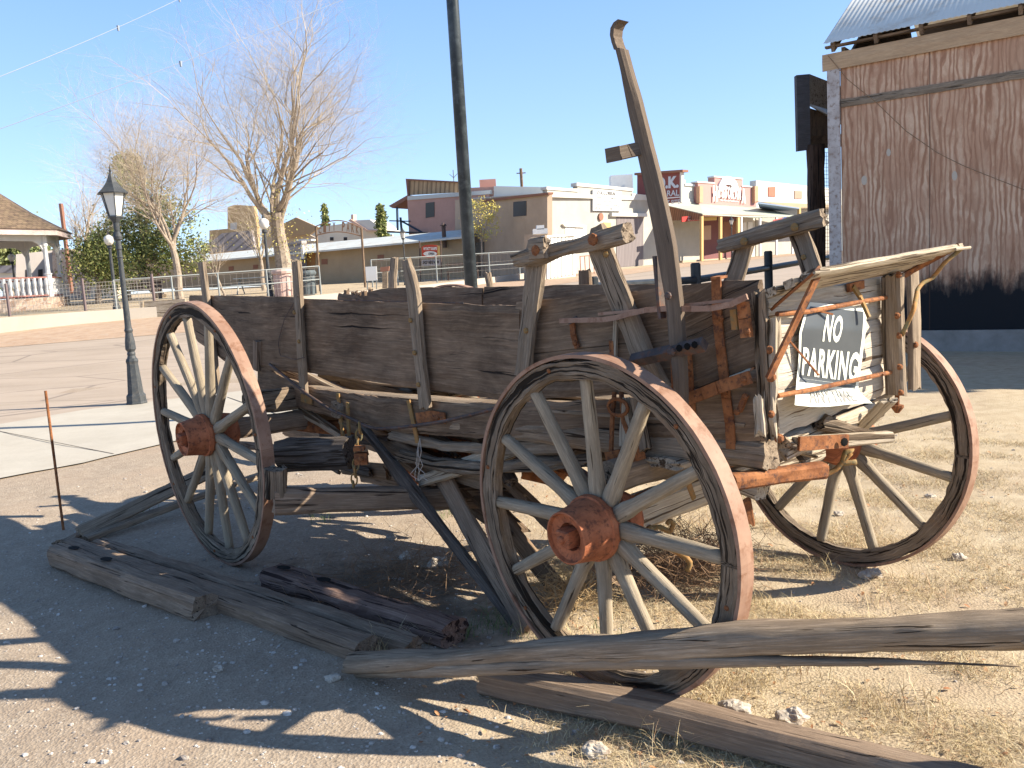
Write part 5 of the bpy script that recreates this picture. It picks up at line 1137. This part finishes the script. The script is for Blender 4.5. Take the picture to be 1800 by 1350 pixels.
P1.part('stair_rail',BLU,pk2,[(684,387),(720,388),(720,390),(684,389)],.1,.1); P1.part('stair_rail',BLU,pk2,[(703,386),(745,409),(745,412),(703,389)],.1,.1); P1.part('landing',DK,pk2,[(680,406),(745,408),(745,411),(680,409)],.5,1.5)
c_=thing('rooftop_unit','grey box unit on the roof of the adobe block','cooler',P1.P(858,325,-1)); mb=MB(); q=P1.P(858,331,-2); abox(mb,(q.x-.6,q.y-.5,q.z-.3),(q.x+.6,q.y+.5,q.z+.6)); mb.build('unit_box',PK,c_)
mb=MB(); b0=P1.P(798,322,-3); tube(mb,[b0,b0+Z*1.0],.03,5); 
for s in (-1,1): tube(mb,[b0+Z*.4,b0+V((s*.3,0,.7))],.02,4)
tag(mb.build('antenna',M['iron']),'thin antenna above the board parapet of the adobe block','antenna')
mb=MB(); b0=base(926,95); b0z=upx(b0,296); tube(mb,[b0,V((b0.x,b0.y,b0z))],.16,6); box(mb,V((b0.x-.5,b0.y,b0z-.5)),V((b0.x+.5,b0.y,b0z-.5)),.1,.1); tag(mb.build('utility_pole',M['side']),'wooden utility pole rising behind the corner building','utility pole')
# ---- long tan wall with metal roof
S2=FC(215,62,830,49.5,490)
lg=thing('long_stable','long low tan stucco building with a pale metal roof and small square openings','building',S2.P(520,500))
S2.part('wall',TAN,lg,[(170,512),(170,462),(335,457),(535,440),(830,412),(830,488),(535,500)],0,.3)
mb=MB(); q=[S2.P(330,461,.7),S2.P(533,443,.7),S2.P(690,428,.7),S2.P(832,414,.7),S2.P(832,402,-2.0),S2.P(690,415,-2.0),S2.P(533,430,-2.0),S2.P(330,451,-2.0)]
mb.add(q+[p-Z*.1 for p in q],[(0,1,6,7),(1,2,5,6),(2,3,4,5),(8,15,14,9),(9,14,13,10),(10,13,12,11),(0,8,9,1),(1,9,10,2),(2,10,11,3),(4,12,13,5),(5,13,14,6),(6,14,15,7),(0,7,15,8),(3,11,12,4)]); mb.build('metal_roof',TINW,lg)
for x,y,s in ((276,482,2.6),(406,472,3.4),(449,469,3.4),(570,460,4.4),(669,453,4.8)):
    w1=S2.part('window',BRICK,lg,[(x-s-.8,y-s),(x+s+.8,y-s-.6),(x+s+.8,y+s),(x-s-.8,y+s+.6)],.03,.05); S2.part('opening',DK,w1,[(x-s,y-s+.8),(x+s,y-s+.2),(x+s,y+s-.8),(x-s,y+s-.2)],.06,.04)
S2.part('doorway',stucco('orange_recess',(.33,.17,.07)),lg,[(534,443),(554,441),(554,470),(538,471)],.03,.05)
S2.part('white_post',WHT,lg,[(528,430),(532,430),(534,455),(530,455)],.8,.1); S2.part('end_wall',GRR,lg,[(500,426),(530,423),(530,505),(505,505)],.6,.5)
mb=MB(); q=S2.P(781,420,.2); tube(mb,[q-Z*.5,q+Z*.75],.12,8); tube(mb,[q+Z*.75,q+Z*.78,q+Z*.9],[.2,.2,.05],8); mb.build('chimney_pipe',M['iron'],lg)
# ---- red shop sign on two posts
rs_=thing('post_sign','red and orange sign with a white oval between two thin posts before the tan wall','sign',base(757,44))
RS=FC(738,45,775,44.5)
RS.part('red_panel',stucco('bright_red_sign',(.50,.08,.05),.08),rs_,[(741,434),(747,431),(756,430),(765,431),(769,432),(769,451),(762,453),(752,453),(742,451)],0,.06); RS.part('orange_panel',YG,rs_,[(769,432),(774,432),(774,450),(769,451)],.0,.06)
RS.part('oval',WHT,rs_,[(756+12*math.cos(a),446+4.5*math.sin(a)-.0) for a in np.linspace(0,6.28,17)[:-1]],.03,.02)
RS.text('WYATT EARPS',WHT,rs_,744,434.5,768,440,.03,.04,-.02); RS.text('OPEN',DK,rs_,753,444,763,448.5,.05,.02,-.02)
RS.part('lower_board',plain('lower_board_grey',(.38,.36,.38)),rs_,[(741,457),(774,456),(774,466),(741,467)],0,.05); RS.text('SHOP HERE NOW',DK,rs_,743,458.5,772,464.5,.02,.03,-.03)
for x in (739,776): mb=MB(); p=RS.P(x,495); tube(mb,[p,RS.P(x-1.5,424)],.035,6); mb.build('post',M['iron'],rs_)
# ---- park arch
PA=FC(554,38,640,37)
pa=thing('park_arch','rusty metal arch on two thin posts with cut out CITY PARK letters','arch',base(600,38))
mb=MB(); tube(mb,[PA.P(563,512),PA.P(555,398)],.05,8); mb.build('post',M['side'],pa); mb=MB(); tube(mb,[PA.P(642,505),PA.P(635,400)],.05,8); mb.build('post',M['side'],pa)
RP=plain('rust_arch_paint',(.33,.19,.11))
def arc(y0,y1,ym): return [(555+80*i/14, (y0*(1-i/14)+y1*i/14)-ym*math.sin(math.pi*i/14)) for i in range(15)]
mb=MB(); tube(mb,[PA.P(x,y) for x,y in arc(398,401,12)],.025,6); mb.build('upper_arch',RP,pa)
mb=MB(); tube(mb,[PA.P(x,y) for x,y in arc(414,415,7)],.025,6); mb.build('lower_arch',RP,pa)
for i,ch in enumerate('CITY PARK'):
    if ch==' ': continue
    x=560+i*8.2; f=(x-555)/80; y0=399.5-12*math.sin(math.pi*f)+2; y1=414.5-7*math.sin(math.pi*f)-1.5
    if i<4: y1-=1
    PA.text(ch,RP,pa,x,y0,x+5,y1,.02,.04,0)
# ---- houses behind
hb=thing('gabled_house','pale house with a white gabled roof beyond the park arch','house',base(640,90)); HH=FC(556,90,690,88)
HH.part('wall',stucco('cream_house',(.62,.55,.45)),hb,[(540,402),(612,392),(650,402),(668,412),(690,412),(690,440),(540,440)],0,.3); HH.part('roof',WT,hb,[(612,388),(650,386),(674,404),(640,405)],.4,5)
HH.part('roof_edge',plain('salmon_trim',(.6,.4,.3)),hb,[(612,388),(616,385),(646,404),(674,404),(674,406),(644,407)],.6,.3); HH.part('chimney',plain('salmon_chimney',(.6,.4,.32)),hb,[(617,377),(621,377),(621,388),(617,388)],.2,.8)
for x in (580,604): HH.part('window',DK,hb,[(x,417),(x+6,417),(x+6,423),(x,423)],.05,.1)
ob=thing('ochre_house','ochre stucco house with grey shingle roof half hidden behind bare trees','house',base(410,75)); OH=FC(360,76,460,74)
OH.part('wall',ORG,ob,[(368,455),(368,405),(400,402),(400,364),(412,360),(446,362),(452,400),(452,450)],0,.4); OH.part('roof',GRR,ob,[(345,447),(372,424),(390,410),(442,405),(448,438)],1.2,.3)
OH.part('window',plain('pale_pane',(.5,.5,.48)),ob,[(405,392),(416,391),(416,403),(405,404)],.05,.05)
oc=thing('brown_roof_house','house with brown mottled roof between the park trees','house',base(490,80)); OC=FC(455,80,560,79); OC.part('wall',stucco('grey_house',(.45,.38,.31)),oc,[(460,400),(500,392),(555,418),(555,440),(460,440)],0,.4); OC.part('roof',stucco('brown_roof',(.38,.27,.16)),oc,[(480,402),(520,382),(560,400),(545,412),(500,418)],.5,.4)
lw=thing('white_band_building','low cream building with a flat white roof edge beside the big tree trunk','building',base(520,60)); LW=FC(505,60,560,59); LW.part('wall',stucco('cream_wall',(.58,.5,.4)),lw,[(505,430),(545,428),(545,445),(505,445)],0,.3); LW.part('roof_edge',WHT,lw,[(519,421),(547,420),(547,423),(519,424)],.3,.6)
# stone building at left
m,t,b=newmat('rubble_stone'); g=objc(t); vo=nd(t,'ShaderNodeTexVoronoi'); vo.inputs['Scale'].default_value=3.2; t.links.new(mapping(t,g,(1,1,1.6)),vo.inputs['Vector']); ve=nd(t,'ShaderNodeTexVoronoi',feature='DISTANCE_TO_EDGE'); ve.inputs['Scale'].default_value=3.2; t.links.new(mapping(t,g,(1,1,1.6)),ve.inputs['Vector'])
c=ramp(t,vo.outputs['Color'],[(.1,(.32,.2,.14)),(.5,(.48,.35,.26)),(.9,(.60,.47,.36))]); c=mix(t,ramp(t,ve.outputs['Distance'],[(0,1),(.08,0)]),c,(.55,.47,.4)); t.links.new(c,b.inputs['Base Color']); STONE=m
sb=thing('stone_building','stone rubble walled building with a plain grey plastered face behind the gazebo','building',base(100,52)); SB=FC(92,53,215,49); SA=FC(28,52,92,53)
SB.part('stone_wall',STONE,sb,[(92,545),(92,439),(120,438),(160,455),(160,540)],0,.5); SB.part('cream_wall',stucco('cream_end',(.62,.54,.42)),sb,[(160,535),(160,472),(205,462),(205,532)],0,.5)
SA.part('plaster_wall',stucco('grey_plaster',(.42,.38,.35)),sb,[(28,545),(28,447),(92,440),(92,545)],0,.4)
for x in (45,67): SA.part('window',DK,sb,[(x,474),(x+8,473),(x+8,492),(x,493)],.03,.08)
lb=thing('low_white_building','low white building with grey roof seen through the gazebo at far left','building',base(5,60)); LB=FC(-60,60,32,60); LB.part('wall',WT,lb,[(-60,505),(-60,480),(32,479),(32,505)],0,.3); LB.part('roof',GRR,lb,[(-60,481),(-40,468),(30,466),(34,480)],.3,2)
mb=MB(); p=base(122,50); tube(mb,[V((p.x,p.y,2)),V((p.x,p.y,upx(p,358)))],.13,6); tag(mb.build('brick_chimney',BRICK),'thin reddish chimney above the gazebo eave','chimney')
# ---- gazebo
gzb=thing('gazebo','white octagonal park gazebo with brown shingle roof and white balusters','gazebo',base(-32,38.5))
gc=base(-32,38.5); fz=upx(base(80,36.0),521)
def gzz(x,Y,yp): q=base(x,Y); return upx(q,yp)
Rg=3.15; ph0=rad(-52)
m,t,b=newmat('wood_shingles'); g=attr(t); bk=nd(t,'ShaderNodeTexBrick'); bk.inputs['Scale'].default_value=1; bk.inputs['Brick Width'].default_value=.22; bk.inputs['Row Height'].default_value=.17; bk.inputs['Mortar Size'].default_value=.012; bk.inputs['Color1'].default_value=(.21,.145,.10,1); bk.inputs['Color2'].default_value=(.09,.062,.05,1); bk.inputs['Mortar'].default_value=(.05,.035,.03,1); bk.inputs['Bias'].default_value=-.1
t.links.new(g,bk.inputs['Vector']); c=mix(t,ramp(t,noise(t,g,5,6,.7),[(.4,0),(.65,.6)]),bk.outputs['Color'],(.25,.19,.11)); t.links.new(c,b.inputs['Base Color']); bump(t,b,bk.outputs['Fac'],-.5,.02); M['shin']=m
def oct(i,r,z): a=ph0+2*math.pi*i/8; return V((gc.x+r*math.cos(a),gc.y+r*math.sin(a),z))
ezg=upx(V((gc.x+3.6,gc.y-.3,0)),404); apz=ezg+2.35
for i in range(8):
    mb=MB(); A=[oct(i,3.9,ezg),oct(i+1,3.9,ezg)]; B=[oct(i,2.3,ezg+.95),oct(i+1,2.3,ezg+.95)]; T=V((gc.x,gc.y,apz+.3)); w0=(A[1]-A[0]).length; w1_=(B[1]-B[0]).length
    mb.add(A+B+[T],[(0,1,3,2),(2,3,4)],[(-w0/2,0,0),(w0/2,0,0),(-w1_/2,1.85,0),(w1_/2,1.85,0),(0,4.6,0)]); mb.build('roof_panel',M['shin'],gzb)
    mb=MB(); a,b_=oct(i,3.78,ezg-.12),oct(i+1,3.78,ezg-.12); box(mb,a,b_,.06,.26,ext=.02); mb.build('eave_fascia',plain('pale_pink_trim',(.55,.44,.40)) if i==0 else bpy.data.materials['pale_pink_trim'],gzb)
    a=oct(i,Rg,0); mb=MB(); lathe(mb,V((a.x,a.y,fz)),Z,[(0,.14),(.95,.14),(.97,.17),(1.02,.17),(1.04,.10),(ezg-fz-.7,.095),(ezg-fz-.68,.13),(ezg-fz-.6,.13),(ezg-fz-.55,.11),(ezg-fz-.1,.12)],10); mb.build('column',WHT,gzb)
    b_=oct(i+1,Rg,0); z1=ezg-.25
    mb=MB(); n=10; vs=[]
    for k in range(n+1):
        f=k/n; p=a.lerp(b_,f); low=z1-.22-.55*max(0,(abs(f-.5)*2-.62)/.38)**2; 
        for y_ in (0,.08):
            nn=(V((p.x,p.y,0))-V((gc.x,gc.y,0))).normalized()*y_
            vs+=[V((p.x,p.y,z1+.1))-nn,V((p.x,p.y,low))-nn]
    fs=[]
    for k in range(n): o=k*4; fs+=[(o,o+4,o+5,o+1),(o+2,o+3,o+7,o+6),(o+1,o+5,o+7,o+3),(o,o+2,o+6,o+4)]
    mb.add(vs,fs); mb.build('arched_frieze',WHT,gzb)
    if i!=4:
        mb=MB(); box(mb,V((a.x,a.y,fz+.86)),V((b_.x,b_.y,fz+.86)),.12,.06); r_=mb.build('hand_rail',plain('red_brown_rail',(.38,.17,.14)) if i==0 else bpy.data.materials['red_brown_rail'],gzb)
        mb=MB(); box(mb,V((a.x,a.y,fz+.08)),V((b_.x,b_.y,fz+.08)),.1,.06); mb.build('bottom_rail',bpy.data.materials['red_brown_rail'],gzb)
        for k in range(9):
            p=a.lerp(b_,(k+.5)/9); mb=MB(); lathe(mb,V((p.x,p.y,fz+.1)),Z,[(0,.075),(.1,.08),(.3,.05),(.5,.085),(.62,.08),(.73,.075)],6); mb.build('baluster',WHT,r_,root=gzb)
mb=MB(); lathe(mb,V((gc.x,gc.y,tz(gc.x,gc.y)-.3)),Z,[(0,3.4),(fz-tz(gc.x,gc.y)+.28,3.4)],8,ph=ph0/(2*math.pi)*8); mb.build('stone_base',STONE,gzb)
mb=MB(); p=oct(0,3.0,ezg-.8); lathe(mb,p,V((.5,-1,-.2)),[(-.15,.08),(.0,.14),(.15,.16)],10); mb.build('spotlight',M['black'],gzb)
# ---- kerb wall along the park
kw=[(-60,24.4),(-30,24.0),(-14.5,24.0),(-11.5,26.3),(-7,28.0),(-3,32),(1,38.5),(5,43.5)]
mb=MB(); K=resamp([V((x,y,0)) for x,y in kw],60); vs=[];fs=[]
for i,p in enumerate(K):
    d=(K[min(i+1,60)]-K[max(i-1,0)]).normalized(); s=V((-d.y,d.x,0)); z0=tz(p.x,p.y)-.1; z1=tz(p.x,p.y)+float(np.interp(p.x,[-15,-11.5,-3],[.47,.32,.25]))
    for q,z_ in ((p,z0),(p,z1),(p+s*.22,z1),(p+s*.22,z0)): vs.append((q.x,q.y,z_))
for i in range(60):
    o=i*4
    for j in range(3): fs.append((o+j,o+4+j,o+5+j,o+1+j))
mb.add(vs,fs); M['kerb']=stucco('kerb_concrete',(.44,.39,.33),.08); tag(mb.build('kerb_wall',M['kerb']),'low pale concrete kerb wall between the street and the park','wall')
KB=FC(250,26.8,322,26.8,545)
kb=thing('bulkhead','pale weathered wooden bulkhead plank standing in the kerb wall left of the wagon','bulkhead',KB.P(285,560)); KB.part('plank',M['pale'],kb,[(252,530),(325,525),(325,556),(252,561)],.25,.12); KB.part('end_post',M['pale'],kb,[(246,531),(251,530),(251,562),(246,562)],.3,.16)
# ---- fences
def onterr(x,Y): p=atY(x,500,Y); return V((p.x,p.y,tz(p.x,p.y)))
wf_=thing('wire_fence','low wire mesh fence with dark posts standing on the kerb wall by the gazebo','fence',onterr(145,27)+Z*.3)
M['wpost']=plain('dark_fence_post',(.16,.12,.12))
fpx=[(-120,26),(10,26.2),(145,27),(268,28.5)]
fp=[]
for x,Y in fpx:
    p=onterr(x,Y); p.z+=.3; fp.append(p); mb=MB(); tube(mb,[p,p+Z*1.0],.05,6); mb.build('post',M['wpost'],wf_)
for a,b_ in zip(fp,fp[1:]):
    mb=MB(); bars(mb,a+Z*.05,b_+Z*.05,a+Z*.85,22,7,.007); mb.build('wire_panel',plain('fence_wire',(.33,.3,.27),.6) if 'fence_wire' not in bpy.data.materials else bpy.data.materials['fence_wire'],wf_)
tf=thing('tube_fence','grey tube rail fence running along the far side of the park','fence',onterr(500,35))
tp=[(200,30),(267,30.5),(302,31),(384,32),(470,33),(563,35)]
M['tube']=plain('galvanised_tube',(.27,.29,.29),.6,.2)
def tfence(tp,root,h=1.15,mid=.62,mesh=True):
    P_=[onterr(x,Y) for x,Y in tp]
    for p in P_: mb=MB(); tube(mb,[p,p+Z*h],.035,6); mb.build('post',M['tube'],root)
    for k in (h,mid)[:2 if mesh else 2]:
        mb=MB(); tube(mb,[p+Z*k for p in P_],.022,6); mb.build('rail',M['tube'],root)
    for a,b_ in zip(P_,P_[1:]):
        n=max(4,int((b_-a).length/.22)); mb=MB(); bars(mb,a+Z*.05,b_+Z*.05,a+Z*(h-.06),n,3,.006); mb.build('wire_panel',bpy.data.materials['fence_wire'],root)
tfence(tp,tf)
tf2=thing('tube_fence','grey two rail tube fence in front of the long tan wall behind the black pole','fence',onterr(800,42))
tfence([(655,39.5),(700,40),(769,41),(862,42.5),(915,43.5),(960,44)],tf2,1.25,.65)
# ---- small park things
def can(x,Y,ytop,ybot,mat,lab):
    p=onterr(x,Y); h=(ybot-ytop)/FP*Y; t_=thing('trash_can',lab,'trash can',p,'trash cans in the park'); mb=MB(); lathe(mb,p,Z,[(0,.27),(.05,.3),(h*.55,.33),(h*.8,.34),(h*.82,.4),(h*.9,.42),(h,.36)],14); mb.build('barrel',mat,t_)
    for k in range(8): mb=MB(); a=k*.785; q=p+V((math.cos(a)*.33,math.sin(a)*.33,.05)); box(mb,q,q+Z*(h*.7),.05,.05); mb.build('slat',mat,t_)
can(497,34.5,478,528,plain('pinkish_bin',(.50,.36,.32)),'pinkish slatted trash can by the large tree trunk')
can(540,35,477,520,plain('dark_bin',(.10,.12,.13)),'dark slatted trash can between the tall stake and the arch post')
def bench(x,Y,lab):
    p=onterr(x,Y); t_=thing('bench',lab,'bench',p); 
    for z_ in (.45,.62,.8): mb=MB(); box(mb,p+V((-.8,.0 if z_==.45 else .25,z_)),p+V((.8,0 if z_==.45 else .25,z_)),.4 if z_==.45 else .04,.04 if z_==.45 else .1); mb.build('seat' if z_==.45 else 'backrest',M['iron'],t_)
    for s in (-.75,.75): mb=MB(); box(mb,p+V((s,0,0)),p+V((s,0,.45)),.06,.35); mb.build('leg',M['iron'],t_)
bench(252,42,'dark metal bench under the evergreen by the tan wall'); bench(815,43.5,'dark bench behind the black pole before the tan wall')
def picnic(x,Y,lab):
    p=onterr(x,Y); t_=thing('picnic_table',lab,'table',p)
    mb=MB(); box(mb,p+V((-.9,0,.75)),p+V((.9,0,.75)),.7,.05); mb.build('table_top',M['tube'],t_)
    for s in (-.65,.65): mb=MB(); box(mb,p+V((-.9,s,.45)),p+V((.9,s,.45)),.25,.04); mb.build('bench_seat',M['tube'],t_)
    for s in (-.7,.7): mb=MB(); tube(mb,[p+V((s,-.6,0)),p+V((s,0,.72)),p+V((s,.6,0))],.03,5); mb.build('leg',M['tube'],t_)
picnic(448,41,'grey metal picnic table behind the tube fence left of the lamp')
IS=FC(640,37,670,37); is_=thing('notice_sign','blank white notice board on two thin legs beside the arch post','sign',base(653,37)); IS.part('panel',WHT,is_,[(642,469),(662,468),(663,493),(644,494)],0,.05)
for x in (645,661): IS.part('leg',M['tube'],is_,[(x,492),(x+1.6,492),(x+1.6,512),(x,512)],.0,.04)
IB=FC(625,36,700,36); ib=thing('drinking_fountain','brown drinking fountain box on a dark stand beside the white notice board','fountain',base(680,36)); IB.part('top_box',BRICK,ib,[(668,470),(684,468),(683,476),(669,478)],0,.3); IB.part('stand',M['gray'],ib,[(672,478),(681,477),(681,506),(672,507)],0,.2)
mb=MB(); 
ir=thing('iron_railing','small red iron railing by the corner enclosure','railing',onterr(1045,40)); 
q=[onterr(1022,38),onterr(1060,41)]
for k in range(6): p=q[0].lerp(q[1],k/5); mb=MB(); tube(mb,[p,p+Z*.85],.02,5); mb.build('baluster',plain('red_iron',(.35,.12,.08)) if k==0 else bpy.data.materials['red_iron'],ir)
mb=MB(); tube(mb,[q[0]+Z*.85,q[1]+Z*.85],.02,5); mb.build('rail',bpy.data.materials['red_iron'],ir)
# ---- overhead wires
mb=None
for i,(a,b_) in enumerate((((-20,149),(330,-14)),((-20,240),(640,-20)))):
    A=atY(a[0],a[1],14); B=atY(b_[0],b_[1],20); A2=A+(A-B)*.6; B2=B+(B-A)*1.2
    P_=[A2.lerp(B2,k/60)-Z*(.0) for k in range(61)]
    P_=[p-Z*(.30*math.sin(math.pi*k/60)-.24) for k,p in enumerate(P_)]
    mb=MB(); tube(mb,P_,.006,4)
    for f in ((.42,.55) if i==0 else (.38,.62)): q=P_[int(60*f)]; lathe(mb,q-Z*.07,Z,[(0,.02),(.1,.03)],5)
    tag(mb.build('overhead_wire',plain('wire_grey',(.26,.30,.36))),('upper' if i==0 else 'lower, longer')+' thin overhead wire crossing the sky at upper left','wire','overhead wires')
# ================================================================ trees
M['bark']=spotty('pale_bark',(.24,.19,.145),(.40,.33,.26),(.17,.13,.10),3,.9,.4,co='o',fine=30); M['twigp']=plain('pale_twigs',(.46,.38,.29),.9)
def bare(name,label,b0,H,spread,r0,seed,levels=5,fork=.28,lean=0,mat='bark',tm='twigp',nb=5,dens=1.0,up=.35):
    rnd=random.Random(seed); t_=thing(name,label,'tree',b0); mb=MB(); tw=MB(); tips=[]
    def br(p,d,L,r,lv):
        n=4 if lv<2 else 3; P_=[p]; q=p; dd=d.copy(); rr=[r]
        for i in range(n):
            dd=(dd+V((rnd.gauss(0,1),rnd.gauss(0,1),rnd.gauss(0,.5)))*(.10+.035*lv)+Z*(.05*up*3*(1.6 if lv in(1,2) else .7))).normalized(); q=q+dd*(L/n); P_.append(q); rr.append(r*(1-.38*(i+1)/n))
        tube(mb if lv<3 else tw,P_,rr,[10,8,6,4,3,3,3,3][lv],cap=False)
        if lv>=levels: tips.append(P_[-1]); return
        k=(nb if lv==0 else (4 if lv<3 else 3))
        if lv>=2: k=int(k*dens+.5)
        for j in range(k):
            f=rnd.uniform(.35,1) if lv>0 else rnd.uniform(.75,1); j0=min(n-1,int(f*n)); pp=P_[j0].lerp(P_[j0+1],f*n-j0) if j0<n else P_[-1]
            az=2*math.pi*(j/k)+rnd.uniform(-.5,.5); an=rnd.uniform(.35,.75)*spread
            a_,s_,u_=frame(dd,V((.01,.02,1)) if abs(dd.z)<.95 else V((0,1,0))); nd_=(dd*math.cos(an)+(s_*math.cos(az)+u_*math.sin(az))*math.sin(an)).normalized()
            br(pp,nd_,L*rnd.uniform(.62,.85),rr[-1]*(rnd.uniform(.45,.6) if lv==0 else rnd.uniform(.5,.68)),lv+1)
        br(P_[-1],dd,L*rnd.uniform(.75,.9),rr[-1]*(.6 if lv==0 else .8),lv+1)
    L0=H*fork
    br(b0-Z*.1,(Z+V((lean,0,0))).normalized(),L0,r0,0)
    zz_=sorted(p.z for p in tips); zmax=zz_[int(len(zz_)*.985)]+.05; s=H/(zmax-b0.z)
    for m_ in (mb,tw): m_.v=[(b0.x+(x-b0.x)*s,b0.y+(y-b0.y)*s,b0.z+(z-b0.z)*s) for x,y,z in m_.v]
    mb.build('trunk',M[mat],t_); tw.build('twigs',M[tm],t_); return t_,[b0+(p-b0)*s for p in tips]
def leaves(t_,pts,n,size,mat,jit,seed=1,name='leaves'):
    rnd=np.random.RandomState(seed); vs=[];fs=[]
    for i in range(n):
        p=pts[rnd.randint(len(pts))]; c=np.array(p)+rnd.normal(0,jit,3); a=rnd.normal(size=3); a/=np.linalg.norm(a); b=np.cross(a,rnd.normal(size=3)); b/=np.linalg.norm(b); s=size*rnd.uniform(.6,1.3); o=len(vs)
        for u,v in ((-1,0),(0,.5),(1,0),(0,-.5)): vs.append(tuple(c+a*u*s+b*v*s))
        fs.append((o,o+1,o+2,o+3))
    mb=MB(); mb.add(vs,fs); return mb.build(name,mat,t_)
b0=base(495,41); H=upx(b0,2)-b0.z
t1,tp1=bare('bare_tree','largest bare pale tree with thick forked trunk and a few yellow leaves',b0,H,1.05,.19,14,levels=7,fork=.13,nb=6,dens=.85,lean=.0,up=.22)
YL=grassmat('yellow_leaf',[(0,(.42,.34,.08)),(.5,(.58,.47,.13)),(1,(.35,.38,.12))])
low=[p for p in tp1 if p.z<b0.z+H*.45]; leaves(t1,[b0+V((random.gauss(0,.75),random.gauss(0,.6),U(.14,.50)*H*.8)) for _ in range(120)],1100,.045,YL,.22,3)
b0=base(313,34); H=upx(b0,166)-b0.z
t2,tp2=bare('bare_tree','smaller bare pale tree left of the largest one, forking low above the fence',b0,H,1.15,.10,41,levels=6,fork=.19,nb=6,dens=1.35,lean=-.05,up=.25)
b0=base(392,38); bare('bare_tree','thin bare sapling before the long tan wall',b0,upx(b0,395)-b0.z,.9,.07,5,levels=4,fork=.35,nb=4)
b0=base(462,46); bare('bare_tree','slender leaning bare tree behind the globe lamp post',b0,upx(b0,300)-b0.z,.8,.14,8,levels=5,fork=.3,nb=3,lean=-.25,dens=.8)
b0=base(150,60); bare('bare_tree','hazy distant bare tree behind the dark lantern',b0,upx(b0,285)-b0.z,1.0,.25,9,levels=6,fork=.2,nb=5,dens=.7)
b0=base(168,40); t5,tp5=bare('juniper_shrub_tree','small multi trunk tree with sparse dark foliage right of the gazebo',b0,upx(b0,420)-b0.z,1.3,.13,31,levels=4,fork=.25,nb=4,mat='bark',lean=-.1,up=.1)
EG=grassmat('evergreen_leaf',[(0,(.07,.10,.03)),(.5,(.19,.22,.07)),(1,(.38,.37,.14))]); leaves(t5,tp5,9000,.07,EG,.28,4,'crown')
def crown_tree(name,label,b0,blobs,n,size,mat,trunkr,lean,seed):
    t_=thing(name,label,'tree',b0); mb=MB(); c=blobs[0][0]; tube(mb,[b0,b0.lerp(V(c),.35)+V((lean,0,0)),b0.lerp(V(c),.7)+V((lean*.5,0,0)),V(c)],[trunkr,trunkr*.8,trunkr*.6,trunkr*.3],8)
    for cc,rr in blobs[1:]: tube(mb,[b0.lerp(V(c),.6),V(cc)],[trunkr*.5,trunkr*.15],5)
    mb.build('trunk',M['bark'],t_)
    rnd=np.random.RandomState(seed); vs=[];fs=[]; pts=[]
    for cc,rr in blobs:
        k=int(10+rr*14)
        for _ in range(k):
            d=rnd.normal(size=3); d/=np.linalg.norm(d); q=np.array(cc)+d*rr*rnd.uniform(.5,1.05)*np.array((1,1,.8)); pts.append((q,rr*rnd.uniform(.14,.3)))
    for i in range(n):
        q,r_=pts[rnd.randint(len(pts))]; p=q+rnd.normal(0,r_,3); a=rnd.normal(size=3); a/=np.linalg.norm(a); b=np.cross(a,rnd.normal(size=3)); b/=np.linalg.norm(b); s=size*rnd.uniform(.5,1.4); o=len(vs)
        for u,v in ((-1,0),(0,.45),(1,0),(0,-.45)): vs.append(tuple(p+a*u*s+b*v*s))
        fs.append((o,o+1,o+2,o+3))
    mb=MB(); mb.add(vs,fs); mb.build('crown',mat,t_); return t_
def at(x,y,Y): p=atY(x,y,Y); return (p.x,p.y,p.z)
b0=base(280,44)
crown_tree('evergreen_tree','large dense green evergreen with a leaning trunk behind the bare trees',b0,[(at(240,420,45),1.5),(at(235,315,46),1.2),(at(255,350,45.5),1.6),(at(215,400,45),1.2),(at(285,380,45),1.5),(at(300,430,44.5),1.4),(at(330,440,44.5),1.1),(at(205,445,44.5),1.1),(at(260,455,44),1.3),(at(180,425,45),.6),(at(228,288,46),.7)],17000,.085,EG,.28,-.5,7)
b0=base(848,46); crown_tree('yellow_leaf_tree','slender tree with sparse bright yellow leaves beside the black pole',b0,[(at(845,380,46),.9),(at(862,372,46),.6),(at(830,400,46),.5),(at(855,400,46),.7),(at(838,360,46),.5)],1500,.055,YL,.06,0,9)
for x,yb,yt,Y in ((580,400,360,110),(677,410,363,85)):
    b0=base(x,Y); p=b0; zt=upx(b0,yt); t_=thing('cypress_tree',('left' if x<600 else 'right')+' of the two narrow dark cypress trees '+('above the park arch' if x<600 else 'beside the adobe block stair'),'tree',b0)
    mb=MB(); tube(mb,[b0,V((p.x,p.y,zt-1))],.15,5); mb.build('trunk',M['bark'],t_)
    leaves(t_,[V((p.x+random.gauss(0,.38)*(1-f)**.5,p.y+random.gauss(0,.38)*(1-f)**.5,b0.z+1+(zt-b0.z-1)*f)) for f in [R() for _ in range(200)]],5000,.16,EG,.14,5,'crown')
b0=base(15,75); crown_tree('distant_tree','pale green tree far behind the gazebo at the left edge',b0,[(at(10,450,75),3.0),(at(40,440,76),2.2),(at(-30,445,75),3)],9000,.22,grassmat('pale_green_leaf',[(0,(.12,.16,.06)),(1,(.34,.36,.16))]),.3,0,4)
